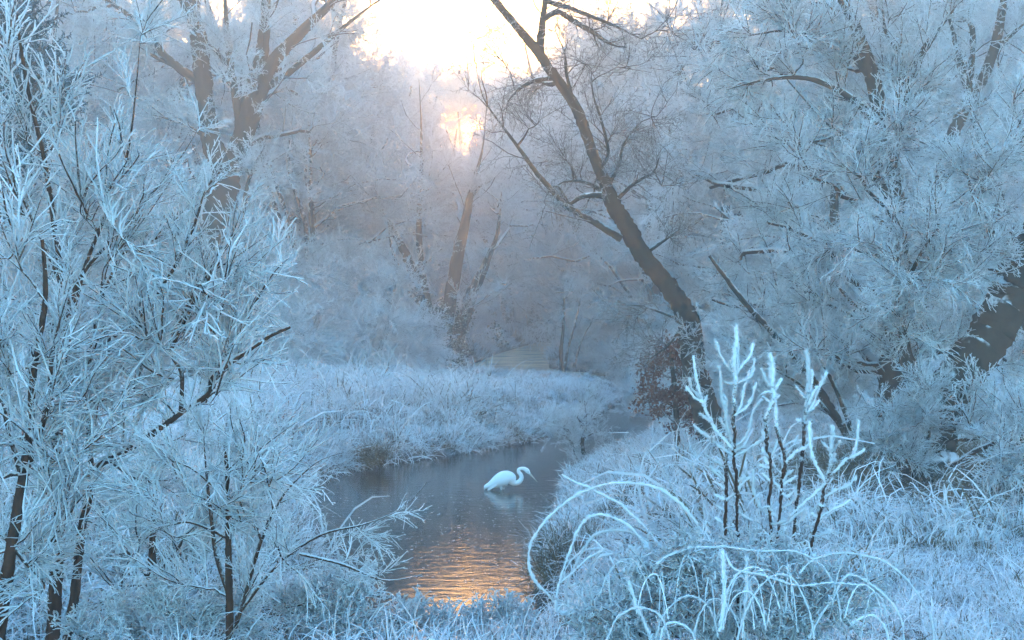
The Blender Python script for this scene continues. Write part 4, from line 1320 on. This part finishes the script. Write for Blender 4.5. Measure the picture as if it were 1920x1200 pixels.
def zx(x, y):
    return 1260 + x / 2.5, 600 + y / 2.5


def seedling(label, stem, shoots, d, seed):
    o = W(*zx(*stem[0]), d)
    r = empty('seedling', o, label, 'seedling')
    n = len(stem)
    low = [.12, .16, .22, .36, .6, .9]
    rimed_stem([(*zx(*p), 2.5 + 1.4 * k / n) for k, p in enumerate(stem)], d, seed, low, r, o, 'stem', lump=.15)
    for i, s in enumerate(shoots):
        rimed_stem([(*zx(*p), 2.6, d + (.08 * math.sin(seed + i * 2.4)) * (k / max(1, len(s) - 1))) for k, p in enumerate(s)], d, seed * 10 + i, .75, r, o, 'shoot')
    return r


seedling('tallest rimed seedling with a whorled top, standing left among the frosted seedlings', [(310, 1150), (318, 1060), (310, 950), (302, 800), (298, 700), (294, 560), (294, 420), (292, 260), (300, 120), (300, 35)],
         [[(292, 250), (262, 210), (230, 160), (205, 100)], [(292, 260), (330, 215), (365, 165), (380, 108)], [(300, 250), (310, 180), (312, 120), (310, 70)], [(290, 245), (278, 215), (272, 185)], [(300, 300), (350, 280), (378, 245), (388, 180)],
          [(300, 300), (270, 300), (245, 292)], [(298, 450), (340, 420), (370, 380), (385, 330), (400, 285)], [(298, 450), (325, 400), (335, 340), (350, 290), (365, 240)], [(296, 600), (265, 520), (250, 440), (235, 360), (222, 280), (215, 215)],
          [(290, 610), (240, 560), (200, 500), (165, 440), (145, 390), (120, 300), (100, 170)], [(145, 390), (110, 370), (80, 335), (64, 315)], [(135, 370), (100, 330), (84, 275)], [(290, 640), (230, 600), (180, 560), (130, 520), (104, 498)],
          [(195, 570), (188, 548)], [(180, 480), (150, 460), (128, 442)], [(150, 390), (168, 358)], [(300, 640), (350, 610), (400, 580), (430, 562)], [(300, 590), (340, 560), (360, 520), (380, 440), (400, 400), (425, 370)], [(305, 800), (340, 760), (375, 735)],
          [(305, 760), (345, 735)], [(310, 900), (345, 930), (380, 945)], [(300, 620), (330, 600), (350, 590)], [(262, 380), (232, 345)]], 6.9, 61)
seedling('short rimed seedling with stubby side shoots just left of the tallest', [(262, 1150), (258, 1060), (252, 950), (256, 850), (258, 780), (255, 660), (262, 560), (262, 480), (250, 380)],
         [[(258, 770), (225, 740), (195, 715), (180, 690)], [(258, 800), (230, 780), (195, 760)], [(256, 700), (220, 670), (190, 655), (165, 643)], [(258, 840), (235, 835), (205, 822)], [(256, 900), (230, 890), (208, 875)], [(256, 850), (300, 820)],
          [(256, 960), (225, 945), (200, 930)], [(262, 520), (240, 480), (230, 462)], [(255, 760), (225, 720), (185, 700)]], 6.95, 62)
seedling('slim rimed seedling in the middle with a narrow club of frost at its top', [(468, 1160), (470, 1070), (470, 950), (462, 850), (460, 740), (456, 640), (448, 560), (450, 460), (470, 400), (478, 300), (462, 155)],
         [[(480, 320), (440, 290), (412, 225)], [(480, 330), (500, 300), (515, 275)], [(475, 345), (440, 345), (415, 352)], [(472, 400), (450, 375), (430, 360)], [(460, 700), (430, 690), (405, 680)], [(458, 640), (430, 630), (415, 628)],
          [(455, 600), (435, 560), (425, 515)], [(462, 760), (420, 720)], [(470, 920), (430, 900), (400, 850), (385, 780), (385, 700)], [(465, 640), (485, 600), (492, 560)], [(470, 900), (450, 880), (425, 885)], [(478, 380), (505, 350)], [(468, 960), (500, 960), (540, 940)], [(456, 680), (440, 660), (428, 600)]], 6.8, 63)
seedling('dark stemmed rimed seedling forking in a Y behind the slim one', [(492, 1180), (494, 1070), (505, 950), (515, 830), (522, 740), (532, 660), (520, 600), (498, 540), (490, 480), (488, 400), (470, 290), (465, 200)],
         [[(535, 640), (560, 590), (595, 545)], [(535, 670), (570, 640), (620, 600), (650, 560), (645, 480)], [(522, 760), (550, 720), (575, 705)], [(520, 780), (560, 760), (590, 735)], [(510, 720), (485, 690), (470, 670)], [(518, 800), (490, 770), (480, 740)],
          [(505, 900), (540, 870), (575, 840), (582, 790)], [(500, 960), (540, 960), (580, 920), (625, 880)], [(530, 680), (500, 650), (475, 625)], [(520, 820), (550, 830), (575, 800)], [(498, 1000), (520, 990), (545, 980)], [(500, 930), (470, 900), (440, 880)]], 7.1, 64)
seedling('tall thin rimed seedling right of the forked one, frost clustered near its tip', [(565, 1180), (570, 1060), (580, 950), (590, 850), (600, 760), (612, 650), (620, 560), (622, 480), (630, 400), (640, 270), (632, 145)],
         [[(625, 480), (600, 475), (585, 472)], [(625, 485), (650, 475), (662, 465)], [(630, 440), (650, 340), (660, 260), (655, 230)], [(635, 440), (670, 390), (690, 330), (725, 240)], [(632, 370), (600, 340), (578, 315)], [(640, 430), (675, 400), (690, 375)],
          [(610, 660), (605, 650)], [(640, 360), (650, 345)], [(590, 880), (620, 840), (645, 800)], [(580, 960), (610, 930), (628, 885)], [(650, 490), (655, 570), (640, 620)], [(640, 400), (665, 340), (690, 310)]], 7.15, 65)
seedling('rightmost rimed seedling spreading its shoots like a candelabrum', [(650, 1180), (655, 1100), (665, 1020), (685, 940), (705, 860), (718, 790), (738, 720), (750, 640), (752, 560), (752, 490)],
         [[(725, 770), (700, 720), (670, 660), (650, 590), (645, 490)], [(740, 730), (780, 700), (820, 650), (860, 640), (905, 610)], [(850, 640), (870, 570), (878, 470)], [(725, 830), (780, 800), (830, 780), (870, 735)], [(695, 930), (750, 900), (800, 875), (835, 850)],
          [(750, 620), (730, 600), (705, 578)], [(752, 620), (775, 595), (795, 578)], [(720, 770), (690, 800), (650, 840), (600, 880), (560, 920)], [(700, 900), (680, 880), (655, 905)], [(690, 930), (665, 915), (652, 900)], [(725, 750), (690, 735)], [(755, 670), (770, 665)],
          [(752, 650), (765, 630)], [(815, 780), (835, 775)], [(708, 880), (690, 865)], [(680, 960), (650, 970), (625, 975)], [(665, 1020), (700, 1010), (755, 985)]], 7.0, 66)

bpy.context.view_layer.update()
